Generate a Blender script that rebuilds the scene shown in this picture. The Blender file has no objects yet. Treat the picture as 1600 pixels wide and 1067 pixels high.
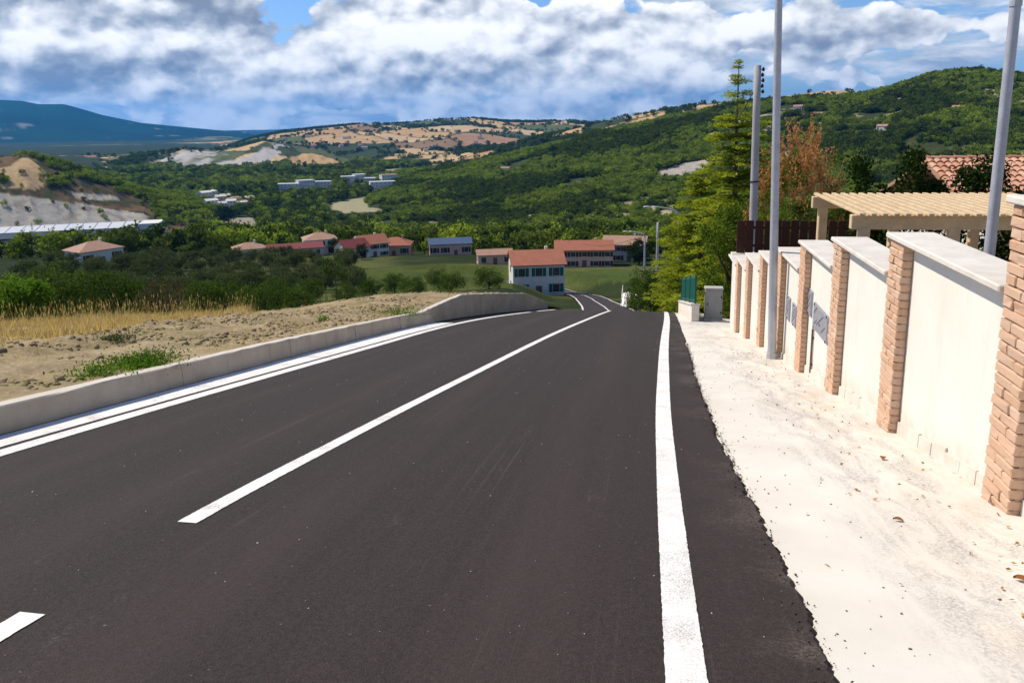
import bpy, math, random
import numpy as np
from mathutils import Matrix, Vector
random.seed(7); RNG = np.random.default_rng(7)
SC = bpy.context.scene
COL = SC.collection

# ------------------------------------------------------------------ camera
FPX, CX, CY = 1200.0, 800.0, 427.0            # focal length and principal point in photo pixels
def _basis(psi, p, rho):
    psi, p, rho = map(math.radians, (psi, p, rho))
    F = np.array([-math.sin(psi)*math.cos(p), math.cos(psi)*math.cos(p), -math.sin(p)])
    R = np.array([math.cos(psi), math.sin(psi), 0]); U = np.cross(R, F)
    return math.cos(rho)*R - math.sin(rho)*U, math.cos(rho)*U + math.sin(rho)*R, F
CR, CU, CF = _basis(9.83, 11.3, 1.0)
EYE = np.array([0, 0, 1.63])
cd = bpy.data.cameras.new('camera'); cam = bpy.data.objects.new('camera', cd); COL.objects.link(cam)
cd.sensor_width = 36; cd.lens = 36*FPX/1600; cd.shift_y = -(533.5-CY)/1600
cd.clip_start = 0.05; cd.clip_end = 60000
M = Matrix.Identity(4)
for i in range(3):
    M[i][0], M[i][1], M[i][2], M[i][3] = CR[i], CU[i], -CF[i], EYE[i]
cam.matrix_world = M
SC.camera = cam

# ------------------------------------------------------------------ light
SUN_EL, SUN_AZ = 50.0, -72.0                   # azimuth from +Y towards +X
sun = bpy.data.lights.new('sun', 'SUN'); sun.energy = 4.5; sun.angle = math.radians(0.55); sun.color = (1, 0.91, 0.76)
so = bpy.data.objects.new('sun', sun); COL.objects.link(so)
sdir = Vector((math.sin(math.radians(SUN_AZ))*math.cos(math.radians(SUN_EL)),
               math.cos(math.radians(SUN_AZ))*math.cos(math.radians(SUN_EL)), math.sin(math.radians(SUN_EL))))
so.rotation_euler = sdir.to_track_quat('Z', 'Y').to_euler()
SC.view_settings.view_transform = 'Standard'; SC.view_settings.look = 'None'
SC.view_settings.exposure = 0.27; SC.view_settings.gamma = 1.0; SC.view_settings.use_curve_mapping = False
SC.render.engine = 'CYCLES'
SC.cycles.use_denoising = True
SC.cycles.max_bounces = 6; SC.cycles.diffuse_bounces = 3; SC.cycles.transparent_max_bounces = 6
SC.cycles.volume_bounces = 0; SC.cycles.caustics_reflective = False; SC.cycles.caustics_refractive = False

class NT:
    """thin wrapper for building node trees"""
    def __init__(s, tree): s.t = tree; s.t.nodes.clear()
    def n(s, typ, **kw):
        nd = s.t.nodes.new(typ)
        ins = kw.pop('ins', {})
        for k, v in kw.items(): setattr(nd, k, v)
        for k, v in ins.items():
            if isinstance(v, bpy.types.NodeSocket): s.t.links.new(v, nd.inputs[k])
            else: nd.inputs[k].default_value = v
        return nd
    def math(s, op, a, b=None, c=None, clamp=False):
        ins = {0: a}
        if b is not None: ins[1] = b
        if c is not None: ins[2] = c
        return s.n('ShaderNodeMath', operation=op, use_clamp=clamp, ins=ins).outputs[0]
    def vmath(s, op, a, b=None):
        ins = {0: a}
        if b is not None: ins[1] = b
        nd = s.n('ShaderNodeVectorMath', operation=op, ins=ins)
        return nd.outputs['Value'] if op in ('DOT_PRODUCT', 'LENGTH', 'DISTANCE') else nd.outputs[0]
    def noise(s, vec, scale, detail=4, rough=.55, dist=0.0):
        return s.n('ShaderNodeTexNoise', ins={'Vector': vec, 'Scale': scale, 'Detail': detail, 'Roughness': rough, 'Distortion': dist}).outputs['Fac']
    def ramp(s, fac, stops):
        nd = s.n('ShaderNodeValToRGB', ins={0: fac})
        cr = nd.color_ramp
        while len(cr.elements) < len(stops): cr.elements.new(0.5)
        for e, (p, c) in zip(cr.elements, stops):
            e.position = p; e.color = (*c, 1) if len(c) == 3 else c
        return nd.outputs[0]
    def mix(s, fac, a, b, mode='MIX'):
        nd = s.n('ShaderNodeMix', data_type='RGBA', blend_type=mode)
        for k, v in ((0, fac), (6, a), (7, b)):
            if isinstance(v, bpy.types.NodeSocket): s.t.links.new(v, nd.inputs[k])
            else: nd.inputs[k].default_value = v if k == 0 or len(v) == 4 else (*v, 1)
        return nd.outputs[2]
    def remap(s, v, a, b, c=0.0, d=1.0, smooth=False):
        return s.n('ShaderNodeMapRange', interpolation_type='SMOOTHSTEP' if smooth else 'LINEAR',
                   ins={0: v, 1: a, 2: b, 3: c, 4: d}).outputs[0]

def el_az(x, y):
    d = CF + CR*(x-CX)/FPX - CU*(y-CY)/FPX
    return math.atan2(d[2], math.hypot(d[0], d[1])), math.atan2(d[0], d[1]), d/np.linalg.norm(d)

world = bpy.data.worlds.new('World'); SC.world = world; world.use_nodes = True
W = NT(world.node_tree)
def build_sky():
    sky = W.n('ShaderNodeTexSky', sky_type='NISHITA', sun_disc=False, sun_elevation=math.radians(SUN_EL),
              sun_rotation=math.radians(SUN_AZ), altitude=300, air_density=1.0, dust_density=0.3, ozone_density=3.0)
    dirv = W.vmath('NORMALIZE', W.n('ShaderNodeTexCoord').outputs['Generated'])
    def col(v, scale, det, rough=.5): return W.n('ShaderNodeTexNoise', ins={'Vector': v, 'Scale': scale, 'Detail': det, 'Roughness': rough}).outputs['Color']
    def warp(v, n, k): return W.vmath('ADD', v, W.vmath('MULTIPLY', W.vmath('SUBTRACT', n, (.5, .5, .5)), k))
    def blobs(v, lst):
        """soft bumps round directions that stand for the larger cloud masses"""
        z = W.n('ShaderNodeSeparateXYZ', ins={0: v}).outputs[2]; tot = None
        for x, y, rx, ry, amp in lst:
            d = el_az(x, y)[2]; right = np.array([d[1], -d[0], 0]); right /= np.linalg.norm(right)
            a = W.math('MULTIPLY', W.vmath('DOT_PRODUCT', v, tuple(right)), FPX/rx)
            b = W.math('MULTIPLY_ADD', z, FPX/ry, -float(d[2])*FPX/ry)
            e = W.math('MULTIPLY_ADD', a, a, W.math('MULTIPLY', b, b))
            g = W.math('MULTIPLY', W.math('POWER', .367, e), W.math('MULTIPLY', W.math('GREATER_THAN', W.vmath('DOT_PRODUCT', v, tuple(d)), 0.0), amp))
            tot = g if tot is None else W.math('ADD', tot, g)
        return tot
    thin = W.remap(W.n('ShaderNodeSeparateXYZ', ins={0: dirv}).outputs[2], .16, .55, 0, .34, True)
    n1 = col(dirv, 16.0, 3.0, .55)
    vj = warp(dirv, n1, (.09, .09, .045))
    q = W.vmath('MULTIPLY', dirv, (1, 1, 1.7))
    # far layer: long soft streaks
    qa = W.vmath('MULTIPLY', dirv, (1, 1, 4.2))
    da = W.math('ADD', W.noise(W.vmath('ADD', qa, (1.3, .4, 2.2)), 8.0, 6, .58, .4), blobs(vj, ((1010, 165, 170, 22, -.24), (1290, 128, 170, 16, -.16), (445, 18, 90, 40, -.35), (840, -4, 60, 14, -.2), (600, 172, 420, 24, .16), (1150, 95, 420, 30, .10))))
    da = W.math('SUBTRACT', da, W.math('MULTIPLY', thin, .5))
    aa = W.remap(da, .40, .58, 0, 1, True)
    la = W.remap(W.noise(W.vmath('ADD', qa, (4.3, 2.4, .2)), 13.0, 5, .6, .3), .36, .62)
    ca = W.ramp(la, [(0, (3.6, 4.3, 5.4)), (.5, (5.7, 6.2, 6.9)), (1, (8.3, 8.5, 8.7))])
    # near layer: heaped clouds with crisp upper edges and dark bases
    masses = blobs(vj, ((190, 28, 250, 46, .46), (30, 116, 180, 26, .44), (400, 128, 140, 30, .42), (690, 52, 200, 66, .50), (1000, 50, 150, 32, .42), (1265, 52, 120, 22, .36), (955, 124, 95, 12, .30),
                        (1335, 124, 42, 9, .28), (830, 172, 110, 12, .28), (560, 150, 160, 14, .25), (1470, 40, 90, 20, .22), (445, 14, 62, 36, -.5), (840, -6, 40, 16, -.4)))
    def heap(v, fine):
        qq = W.vmath('MULTIPLY', v, (1, 1, 1.5))
        q2 = warp(qq, col(qq, 30.0, 3.0, .6), (.028, .028, .028))
        p = W.n('ShaderNodeTexVoronoi', feature='F1', normalize=True, ins={'Vector': q2, 'Scale': 15.0, 'Detail': 2.0, 'Roughness': .47, 'Lacunarity': 2.2}).outputs['Distance']
        n = W.noise(W.vmath('ADD', qq, (2.2, 7.1, 4.4)), 7.0, fine, .55)
        return W.math('ADD', W.math('MULTIPLY', W.math('SUBTRACT', .55, p), .72), W.math('MULTIPLY', W.math('SUBTRACT', n, .5), 1.0))
    h0 = heap(dirv, 6); h1 = heap(W.vmath('ADD', dirv, (-.009, .002, .014)), 3)
    db = W.math('SUBTRACT', W.math('ADD', h0, masses), thin)
    ab = W.remap(db, .18, .245, 0, 1, True)
    tone = blobs(vj, ((290, 20, 190, 30, -.50), (40, 112, 190, 30, -.52), (650, 126, 190, 13, -.44), (820, 112, 90, 12, -.30), (1265, 64, 130, 15, -.42), (900, 84, 90, 11, -.24), (470, 160, 170, 12, -.22),
                      (130, 66, 140, 12, .30), (660, 40, 170, 45, .14), (400, 112, 130, 22, .12)))
    lb = W.math('ADD', W.math('MULTIPLY_ADD', W.math('SUBTRACT', h0, h1), 2.9, .66), tone)
    lb = W.math('ADD', lb, W.math('MULTIPLY', W.math('SUBTRACT', W.noise(W.vmath('ADD', q, (9, 1, 3)), 9.0, 3, .5), .5), .9), None, True)
    cb = W.ramp(lb, [(0, (2.3, 2.6, 3.3)), (.25, (3.6, 4.0, 4.7)), (.5, (5.9, 6.2, 6.7)), (.78, (8.9, 9.0, 9.1)), (1, (10.4, 10.3, 10.1))])
    base = W.mix(1.0, sky.outputs[0], (.72, .88, 1.15), 'MULTIPLY')
    out = W.mix(ab, W.mix(aa, base, ca), cb)
    bg = W.n('ShaderNodeBackground', ins={'Color': out, 'Strength': 0.1})
    W.t.links.new(bg.outputs[0], W.n('ShaderNodeOutputWorld').inputs[0])
build_sky()

# ------------------------------------------------------------------ materials
def mat(name, fn):
    m = bpy.data.materials.new(name); m.use_nodes = True
    t = NT(m.node_tree); fn(t)
    return m
def finish(t, color, rough=.8, bump=None, bstr=.3, bdist=.02, spec=.3, metal=0.0):
    ins = {'Base Color': color if isinstance(color, bpy.types.NodeSocket) else (*color, 1), 'Roughness': rough,
           'Specular IOR Level': spec, 'Metallic': metal}
    b = t.n('ShaderNodeBsdfPrincipled', ins=ins)
    if bump is not None:
        bm_ = t.n('ShaderNodeBump', ins={'Height': bump, 'Strength': bstr, 'Distance': bdist})
        t.t.links.new(bm_.outputs[0], b.inputs['Normal'])
    t.t.links.new(b.outputs[0], t.n('ShaderNodeOutputMaterial').inputs[0])
    return b
def pos(t): return t.n('ShaderNodeNewGeometry').outputs['Position']
def simple(name, c, rough=.7, var=.18, scale=6.0, metal=0.0, spec=.3, bstr=.15, fine=60.0):
    def fn(t):
        p = pos(t)
        n1 = t.noise(p, scale, 5, .6); n2 = t.noise(p, fine, 3, .6)
        k = t.math('ADD', t.math('MULTIPLY', n1, .7), t.math('MULTIPLY', n2, .3))
        col = t.mix(t.remap(k, .3, .7), tuple(v*(1-var) for v in c), tuple(min(1, v*(1+var)) for v in c))
        finish(t, col, rough, n2, bstr, .01, spec, metal)
    return mat(name, fn)

def m_asphalt(t):
    p = pos(t)
    st = t.vmath('MULTIPLY', p, (3.2, .06, 0.0))
    streak = t.noise(st, 2.2, 4, .6, .3)
    patch = t.noise(p, .5, 4, .6)
    grain = t.noise(p, 190, 2, .7)
    agg = t.n('ShaderNodeTexVoronoi', ins={'Vector': p, 'Scale': 130.0}).outputs['Distance']
    c = t.mix(t.remap(streak, .38, .66), (.023, .0150, .0115), (.050, .0345, .0275))
    c = t.mix(t.remap(patch, .3, .7, 0, .35), c, (.036, .0215, .016))
    coarse = t.noise(p, 42, 5, .85)
    c = t.mix(t.remap(coarse, .40, .60), t.mix(.6, c, (.008, .0055, .0045)), t.mix(.45, c, (.095, .070, .057)))
    c = t.mix(t.remap(grain, .38, .66, 0, .75), t.mix(.7, c, (.012, .009, .008)), t.mix(.4, c, (.080, .064, .056)))
    x = t.n('ShaderNodeSeparateXYZ', ins={0: p}).outputs[0]
    trk = None
    for cx in (-.55, -2.05, -3.2, -4.45):
        e = t.math('ABSOLUTE', t.math('SUBTRACT', x, cx)); g = t.remap(e, .05, .42, 1, 0, True); trk = g if trk is None else t.math('MAXIMUM', trk, g)
    trk = t.math('MULTIPLY', trk, t.remap(t.noise(t.vmath('MULTIPLY', p, (1.5, .12, 0)), 1.7, 4, .6), .35, .65))
    c = t.mix(t.math('MULTIPLY', trk, .30), c, (.064, .047, .039))
    line = t.math('MULTIPLY', t.remap(t.noise(t.vmath('MULTIPLY', p, (14, .05, 0)), 2.0, 3, .6), .60, .70), t.remap(t.noise(p, .7, 3, .6), .45, .6))
    c = t.mix(t.math('MULTIPLY', line, .28), c, (.12, .10, .09))
    c = t.mix(t.math('MULTIPLY', t.remap(t.noise(t.vmath('MULTIPLY', p, (1, .45, 0)), .9, 5, .65, .6), .60, .74), .45), c, (.020, .0145, .012))
    speck = t.math('GREATER_THAN', t.noise(p, 34, 1, .5), .80)
    c = t.mix(t.math('MULTIPLY', speck, .35), c, (.30, .27, .24))
    dust = t.math('MULTIPLY', t.remap(t.noise(t.vmath('MULTIPLY', p, (1.6, .5, 1)), 1.3, 5, .7), .63, .8), t.remap(t.noise(p, 40, 3, .7), .5, .62))
    c = t.mix(t.math('MULTIPLY', dust, .35), c, (.26, .22, .19))
    shd = t.math('MULTIPLY', t.remap(x, .30, .72), t.remap(t.noise(p, 1.4, 5, .7), .48, .66))
    c = t.mix(t.math('MULTIPLY', t.math('MULTIPLY', shd, t.remap(t.noise(p, 70, 3, .7), .42, .60)), .45), c, (.24, .20, .165))
    finish(t, c, .85, t.math('ADD', t.math('MULTIPLY', agg, .6), t.math('MULTIPLY', grain, .5)), .55, .006, .25)
M_ASPH = mat('asphalt', m_asphalt)
def m_paint(t):
    p = pos(t)
    w = t.remap(t.math('ADD', t.math('MULTIPLY', t.noise(p, 120, 3, .7), .6), t.math('MULTIPLY', t.noise(p, 2.6, 5, .7), .4)), .37, .48)
    w2 = t.remap(t.noise(p, 1.7, 4, .6), .3, .6, .80, 1.0)
    c = t.mix(t.math('MULTIPLY', w, w2), (.34, .31, .28), (.80, .78, .73))
    finish(t, c, .6, t.noise(p, 160, 2), .25, .004)
M_PAINT = mat('road_paint', m_paint)
def m_side(t):
    p = pos(t)
    c = t.mix(t.remap(t.noise(p, 1.1, 5, .6), .3, .7), (.58, .54, .47), (.68, .645, .58))
    x = t.n('ShaderNodeSeparateXYZ', ins={0: p}).outputs[0]
    band = t.math('MULTIPLY', t.remap(x, 1.05, 1.6, 0, 1, True), t.remap(x, 2.1, 2.45, 1, .35, True))
    st = t.noise(t.vmath('MULTIPLY', p, (2.6, .8, 1)), 1.5, 6, .72, .8)
    d1 = t.math('MULTIPLY', t.remap(st, .42, .62), band)
    d2 = t.remap(t.noise(p, 60, 4, .75), .40, .60)
    c = t.mix(t.math('MULTIPLY', t.math('MULTIPLY', d1, d2), .9), c, (.27, .245, .235))
    warm = t.math('MULTIPLY', t.remap(t.noise(p, 2.2, 5, .65), .5, .7), t.remap(x, 1.3, 2.3))
    c = t.mix(t.math('MULTIPLY', warm, .7), c, (.58, .43, .29))
    sp = t.remap(t.noise(p, 45, 2, .6), .74, .78)
    c = t.mix(t.math('MULTIPLY', sp, .6), c, (.30, .25, .21))
    finish(t, c, .9, t.noise(p, 90, 4, .7), .3, .006, .15)
M_SIDE = mat('pale_concrete', m_side)
def m_kerb(t):
    p = pos(t)
    c = t.mix(t.remap(t.noise(p, 1.6, 6, .65), .3, .7), (.42, .335, .24), (.58, .49, .375))
    strn = t.noise(t.vmath('MULTIPLY', p, (4, 4, .7)), 2.0, 5, .65)
    c = t.mix(t.remap(strn, .55, .75, 0, .5), c, (.25, .215, .18))
    c = t.mix(t.remap(t.noise(p, 70, 2, .6), .66, .72, 0, .7), c, (.15, .13, .11))
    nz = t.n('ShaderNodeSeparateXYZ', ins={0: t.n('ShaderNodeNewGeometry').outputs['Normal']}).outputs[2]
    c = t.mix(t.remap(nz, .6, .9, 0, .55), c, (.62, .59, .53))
    finish(t, c, .9, t.noise(p, 30, 6, .7), .4, .012, .15)
M_KERB = mat('cast_concrete', m_kerb)
def m_soil(t):
    p = pos(t)
    n = t.noise(p, .9, 6, .65); f = t.noise(p, 14, 5, .7)
    c = t.ramp(n, [(.25, (.20, .15, .075)), (.5, (.34, .255, .14)), (.75, (.46, .36, .22))])
    c = t.mix(t.remap(f, .5, .72, 0, .6), c, (.52, .44, .32))
    c = t.mix(t.remap(f, .30, .46, .7, 0), c, (.16, .12, .07))
    g = t.remap(t.noise(p, .8, 5, .65), .50, .64)
    c = t.mix(t.math('MULTIPLY', g, .55), c, (.24, .21, .085))
    finish(t, c, .95, t.math('ADD', f, t.noise(p, 55, 4, .7)), .7, .03, .1)
M_SOIL = mat('dry_soil', m_soil)
def m_plaster(t):
    p = pos(t)
    c = t.mix(t.remap(t.noise(p, 1.3, 5, .6), .3, .7), (.72, .675, .595), (.78, .74, .665))
    dr = t.noise(t.vmath('MULTIPLY', p, (3, 3, .35)), 2.5, 5, .6)
    c = t.mix(t.remap(dr, .55, .75, 0, .42), c, (.60, .55, .47))
    c = t.mix(t.remap(t.noise(p, 5, 6, .75), .60, .75, 0, .22), c, (.50, .45, .38))
    sx = t.n('ShaderNodeSeparateXYZ', ins={0: p}).outputs
    hgt = t.math('ADD', sx[2], t.math('MULTIPLY', sx[1], t.math('MULTIPLY_ADD', sx[1], .00075, .178)))
    spl = t.math('MULTIPLY', t.remap(hgt, .02, .42, 1, 0, True), t.remap(t.noise(p, 3.5, 6, .75), .36, .62))
    c = t.mix(t.math('MULTIPLY', spl, .5), c, (.44, .35, .26))
    finish(t, c, .9, t.noise(p, 130, 4, .7), .18, .004, .15)
M_PLASTER = mat('cream_plaster', m_plaster)
def m_coping(t):
    p = pos(t)
    c = t.mix(t.remap(t.noise(p, 3.0, 6, .7), .35, .7), (.58, .53, .455), (.72, .68, .61))
    c = t.mix(t.remap(t.noise(p, 28, 4, .7), .58, .72, 0, .5), c, (.38, .35, .31))
    finish(t, c, .8, t.noise(p, 60, 4), .2, .004, .2)
M_COPING = mat('coping_stone', m_coping)
def m_brick(t):
    p = pos(t); r = t.n('ShaderNodeObjectInfo').outputs['Random']
    c = t.ramp(r, [(0, (.54, .32, .20)), (.35, (.62, .40, .27)), (.7, (.57, .38, .27)), (1, (.66, .46, .33))])
    c = t.mix(t.remap(t.noise(p, 18, 5, .7), .35, .7, 0, .55), c, (.62, .44, .31))
    c = t.mix(t.remap(t.noise(p, 40, 3, .7), .60, .72, 0, .6), c, (.36, .20, .12))
    finish(t, c, .9, t.noise(p, 34, 6, .75), .6, .012, .15)
M_BRICK = mat('rustic_brick', m_brick)
M_MORTAR = simple('mortar', (.42, .34, .27), .95, .15, 9)
M_GALV = simple('galvanised_steel', (.44, .45, .48), .55, .2, 4, .35, .5, .1, 30)
M_PCONC = simple('pole_concrete', (.36, .35, .35), .85, .16, 3, bstr=.25)
M_DARK = simple('dark_metal', (.03, .03, .032), .5)
M_HATCH = simple('grey_hatch_metal', (.33, .33, .37), .5, .1, 8, .2)
M_CAB = simple('cabinet_grp', (.44, .43, .40), .6, .08, 3, bstr=.05)
M_GREEN = simple('green_paint', (.005, .10, .075), .45, .25, 5)
M_BROWN = simple('brown_boards', (.060, .020, .013), .75, .3, 5, bstr=.4)
M_TIMBER = simple('pale_timber', (.60, .45, .27), .7, .2, 4, bstr=.3)
M_PIPE = simple('brown_conduit', (.16, .10, .07), .6)
def m_tile(t):
    p = pos(t); r = t.n('ShaderNodeObjectInfo').outputs['Random']
    c = t.ramp(r, [(0, (.42, .19, .11)), (.5, (.52, .27, .17)), (1, (.58, .34, .23))])
    c = t.mix(t.remap(t.noise(p, 9, 4, .7), .5, .75, 0, .5), c, (.30, .20, .15))
    finish(t, c, .9, t.noise(p, 30, 4), .3, .01)
M_TILE = mat('terracotta_tile', m_tile)
def flat(name, c, rough=.8): return simple(name, c, rough, .14, .8, fine=5.0)
M_HW = flat('white_render', (.62, .60, .56)); M_HP = flat('pink_render', (.60, .40, .33)); M_HG = flat('grey_render', (.40, .40, .41))
M_HY = flat('ochre_render', (.50, .38, .23))
M_ROOF = flat('clay_roof', (.33, .12, .068)); M_ROOF2 = flat('old_clay_roof', (.36, .21, .14)); M_RRED = flat('maroon_roof', (.18, .035, .035))
M_RGREY = flat('grey_sheet_roof', (.50, .52, .55)); M_GLASS = simple('window_glass', (.03, .04, .05), .15, .2, 1, spec=.6)
M_BLUE = flat('blue_sheet', (.05, .085, .16)); M_FRAME = flat('window_frame', (.45, .42, .38))

def leafmat(name, c1, c2, trans=.3, tintvar=.5):
    def fn(t):
        a = t.n('ShaderNodeAttribute', attribute_name='tint').outputs['Fac']
        r = t.n('ShaderNodeObjectInfo').outputs['Random']
        k = t.math('ADD', t.math('MULTIPLY', a, tintvar), t.math('MULTIPLY', r, 1-tintvar))
        c = t.mix(k, c1, c2)
        d = t.n('ShaderNodeBsdfDiffuse', ins={0: c}); tr = t.n('ShaderNodeBsdfTranslucent', ins={0: t.mix(1.0, c, (1.15, 1.2, .6), 'MULTIPLY')})
        m1 = t.n('ShaderNodeMixShader', ins={0: trans, 1: d.outputs[0], 2: tr.outputs[0]})
        t.t.links.new(m1.outputs[0], t.n('ShaderNodeOutputMaterial').inputs[0])
    return mat(name, fn)
L_WOOD = leafmat('woodland_leaf', (.022, .040, .005), (.125, .160, .022), .25, .3)
L_HILL = leafmat('scrub_oak_leaf', (.060, .105, .010), (.33, .40, .048), .28, .35)
L_DARK = leafmat('dark_tree_leaf', (.010, .022, .006), (.040, .064, .014), .2, .6)
L_OLIVE = leafmat('olive_leaf', (.045, .062, .026), (.125, .145, .065), .25, .55)
L_BUSH = leafmat('bush_leaf', (.030, .058, .012), (.105, .150, .030), .3, .6)
L_BRIGHT = leafmat('bright_shrub_leaf', (.05, .12, .014), (.16, .27, .035), .35, .7)
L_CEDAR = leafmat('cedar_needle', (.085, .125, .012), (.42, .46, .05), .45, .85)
L_LAUREL = leafmat('laurel_leaf', (.035, .07, .010), (.20, .27, .035), .35, .8)
L_RED = leafmat('red_tip_leaf', (.22, .085, .03), (.68, .33, .17), .4, .85)
L_STRAW = leafmat('straw', (.42, .27, .10), (.74, .58, .31), .3, .8)
L_BROWNBUSH = leafmat('dry_bush_leaf', (.06, .055, .03), (.14, .11, .065), .25, .6)
M_BARK = simple('bark', (.10, .075, .055), .95, .3, 6, bstr=.6)

# ------------------------------------------------------------------ mesh helpers
class MB:
    def __init__(s): s.v = []; s.f = []
    def add(s, v, f):
        o = len(s.v); s.v += [tuple(p) for p in v]; s.f += [tuple(i+o for i in q) for q in f]; return s
    def box(s, c, size, rz=0.0, bev=0.0, ax=None):
        x, y, z = size[0]/2, size[1]/2, size[2]/2
        pts = []
        if bev > 0:
            b = min(bev, x*.9, y*.9, z*.9)
            for zz, k in ((-z, 1), (-z+b, 0), (z-b, 0), (z, 1)):
                xx, yy = x-b*k, y-b*k
                pts += [(-xx, -yy+b*(1-k), zz), (-xx+b*(1-k), -yy, zz), (xx-b*(1-k), -yy, zz), (xx, -yy+b*(1-k), zz),
                        (xx, yy-b*(1-k), zz), (xx-b*(1-k), yy, zz), (-xx+b*(1-k), yy, zz), (-xx, yy-b*(1-k), zz)]
            fs = [tuple(range(7, -1, -1)), tuple(range(24, 32))]
            for r in range(3):
                for i in range(8): fs.append((r*8+i, r*8+(i+1) % 8, r*8+8+(i+1) % 8, r*8+8+i))
        else:
            pts = [(-x, -y, -z), (x, -y, -z), (x, y, -z), (-x, y, -z), (-x, -y, z), (x, -y, z), (x, y, z), (-x, y, z)]
            fs = [(3, 2, 1, 0), (4, 5, 6, 7), (0, 1, 5, 4), (1, 2, 6, 5), (2, 3, 7, 6), (3, 0, 4, 7)]
        cs, sn = math.cos(rz), math.sin(rz)
        s.add([(c[0]+p[0]*cs-p[1]*sn, c[1]+p[0]*sn+p[1]*cs, c[2]+p[2]) for p in pts], fs); return s
    def tube(s, path, radii, n=8, cap=True):
        path = [Vector(p) for p in path]
        if not hasattr(radii, '__len__'): radii = [radii]*len(path)
        rings = []
        for i, p in enumerate(path):
            d = (path[min(i+1, len(path)-1)] - path[max(i-1, 0)]).normalized()
            a = d.cross(Vector((0, 0, 1)) if abs(d.z) < .95 else Vector((1, 0, 0))).normalized(); b = d.cross(a)
            rings.append([p + (a*math.cos(2*math.pi*k/n) + b*math.sin(2*math.pi*k/n))*radii[i] for k in range(n)])
        v = [q for r in rings for q in r]; f = []
        for i in range(len(path)-1):
            for k in range(n): f.append((i*n+k, i*n+(k+1) % n, (i+1)*n+(k+1) % n, (i+1)*n+k))
        if cap: f += [tuple(range(n-1, -1, -1)), tuple((len(path)-1)*n+k for k in range(n))]
        s.add(v, f); return s
    def build(s, name, m, parent=None, smooth=False, local=False):
        me = bpy.data.meshes.new(name)
        if parent is not None and not local:
            o = Vector((0, 0, 0)); q = parent
            while q is not None: o += q.location; q = q.parent
            me.from_pydata([(p[0]-o.x, p[1]-o.y, p[2]-o.z) for p in s.v], [], s.f)
        else: me.from_pydata(s.v, [], s.f)
        me.materials.append(m)
        if smooth: me.polygons.foreach_set('use_smooth', [True]*len(me.polygons))
        me.update()
        return link(name, me, parent)
def link(name, me, parent=None, loc=None):
    o = bpy.data.objects.new(name, me); COL.objects.link(o)
    if parent is not None: o.parent = parent
    if loc is not None: o.location = loc
    return o
def np_mesh(name, v, f, m, smooth=False, attrs=None):
    """v (n,3), f (k,3|4) numpy arrays -> mesh datablock"""
    me = bpy.data.meshes.new(name); nv, nf, k = len(v), len(f), f.shape[1]
    me.vertices.add(nv); me.vertices.foreach_set('co', np.ascontiguousarray(v, dtype=np.float32).ravel())
    me.loops.add(nf*k); me.loops.foreach_set('vertex_index', np.ascontiguousarray(f, dtype=np.int32).ravel())
    me.polygons.add(nf); me.polygons.foreach_set('loop_start', np.arange(0, nf*k, k, dtype=np.int32))
    if smooth: me.polygons.foreach_set('use_smooth', np.ones(nf, dtype=bool))
    me.materials.append(m); me.update(calc_edges=True); me.validate()
    for an, (typ, dom, dat) in (attrs or {}).items():
        a = me.attributes.new(an, typ, dom)
        a.data.foreach_set('value' if typ == 'FLOAT' else 'color', np.ascontiguousarray(dat, dtype=np.float32).ravel())
    return me
def tag(o, label=None, cat=None, group=None, kind=None):
    if label: o['label'] = label
    if cat: o['category'] = cat
    if group: o['group'] = group
    if kind: o['kind'] = kind
    return o
def thing(name, label, cat, loc=(0, 0, 0), group=None):
    o = bpy.data.objects.new(name, None); COL.objects.link(o); o.location = loc; o.empty_display_size = .2
    return tag(o, label, cat, group)
def copy_tree(o, parent=None):
    c = o.copy(); COL.objects.link(c); c.parent = parent
    for ch in o.children: copy_tree(ch, c)
    return c

# ------------------------------------------------------------------ numpy noise
_P = RNG.random((256, 256))
def vnoise(x, y):
    xi, yi = np.floor(x).astype(int), np.floor(y).astype(int); fx, fy = x-xi, y-yi
    fx = fx*fx*(3-2*fx); fy = fy*fy*(3-2*fy); g = lambda a, b: _P[a & 255, b & 255]
    return (g(xi, yi)*(1-fx)+g(xi+1, yi)*fx)*(1-fy) + (g(xi, yi+1)*(1-fx)+g(xi+1, yi+1)*fx)*fy
def fbm(x, y, o=4, ridged=False):
    s = 0; a = .5; t = 0
    for i in range(o):
        n = vnoise(x*2**i+17.3*i, y*2**i-9.1*i)
        if ridged: n = 1-abs(2*n-1)
        s = s+a*n; t += a; a *= .5
    return s/t
def sstep(a, b, x): t = np.clip((x-a)/(b-a), 0, 1); return t*t*(3-2*t)
def voronoi(x, y):
    """cell id and border distance of a jittered grid"""
    xi, yi = np.floor(x).astype(int), np.floor(y).astype(int)
    d1 = np.full(x.shape, 9.); d2 = np.full(x.shape, 9.); cid = np.zeros(x.shape)
    for i in (-1, 0, 1):
        for j in (-1, 0, 1):
            a, b = xi+i, yi+j
            px, py = a+_P[a & 255, b & 255], b+_P[(a+91) & 255, (b+37) & 255]
            d = np.hypot(x-px, y-py); c = _P[(a+13) & 255, (b+201) & 255]
            near = d < d1
            d2 = np.where(near, d1, np.minimum(d2, d)); cid = np.where(near, c, cid); d1 = np.where(near, d, d1)
    return cid, d2-d1

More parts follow.
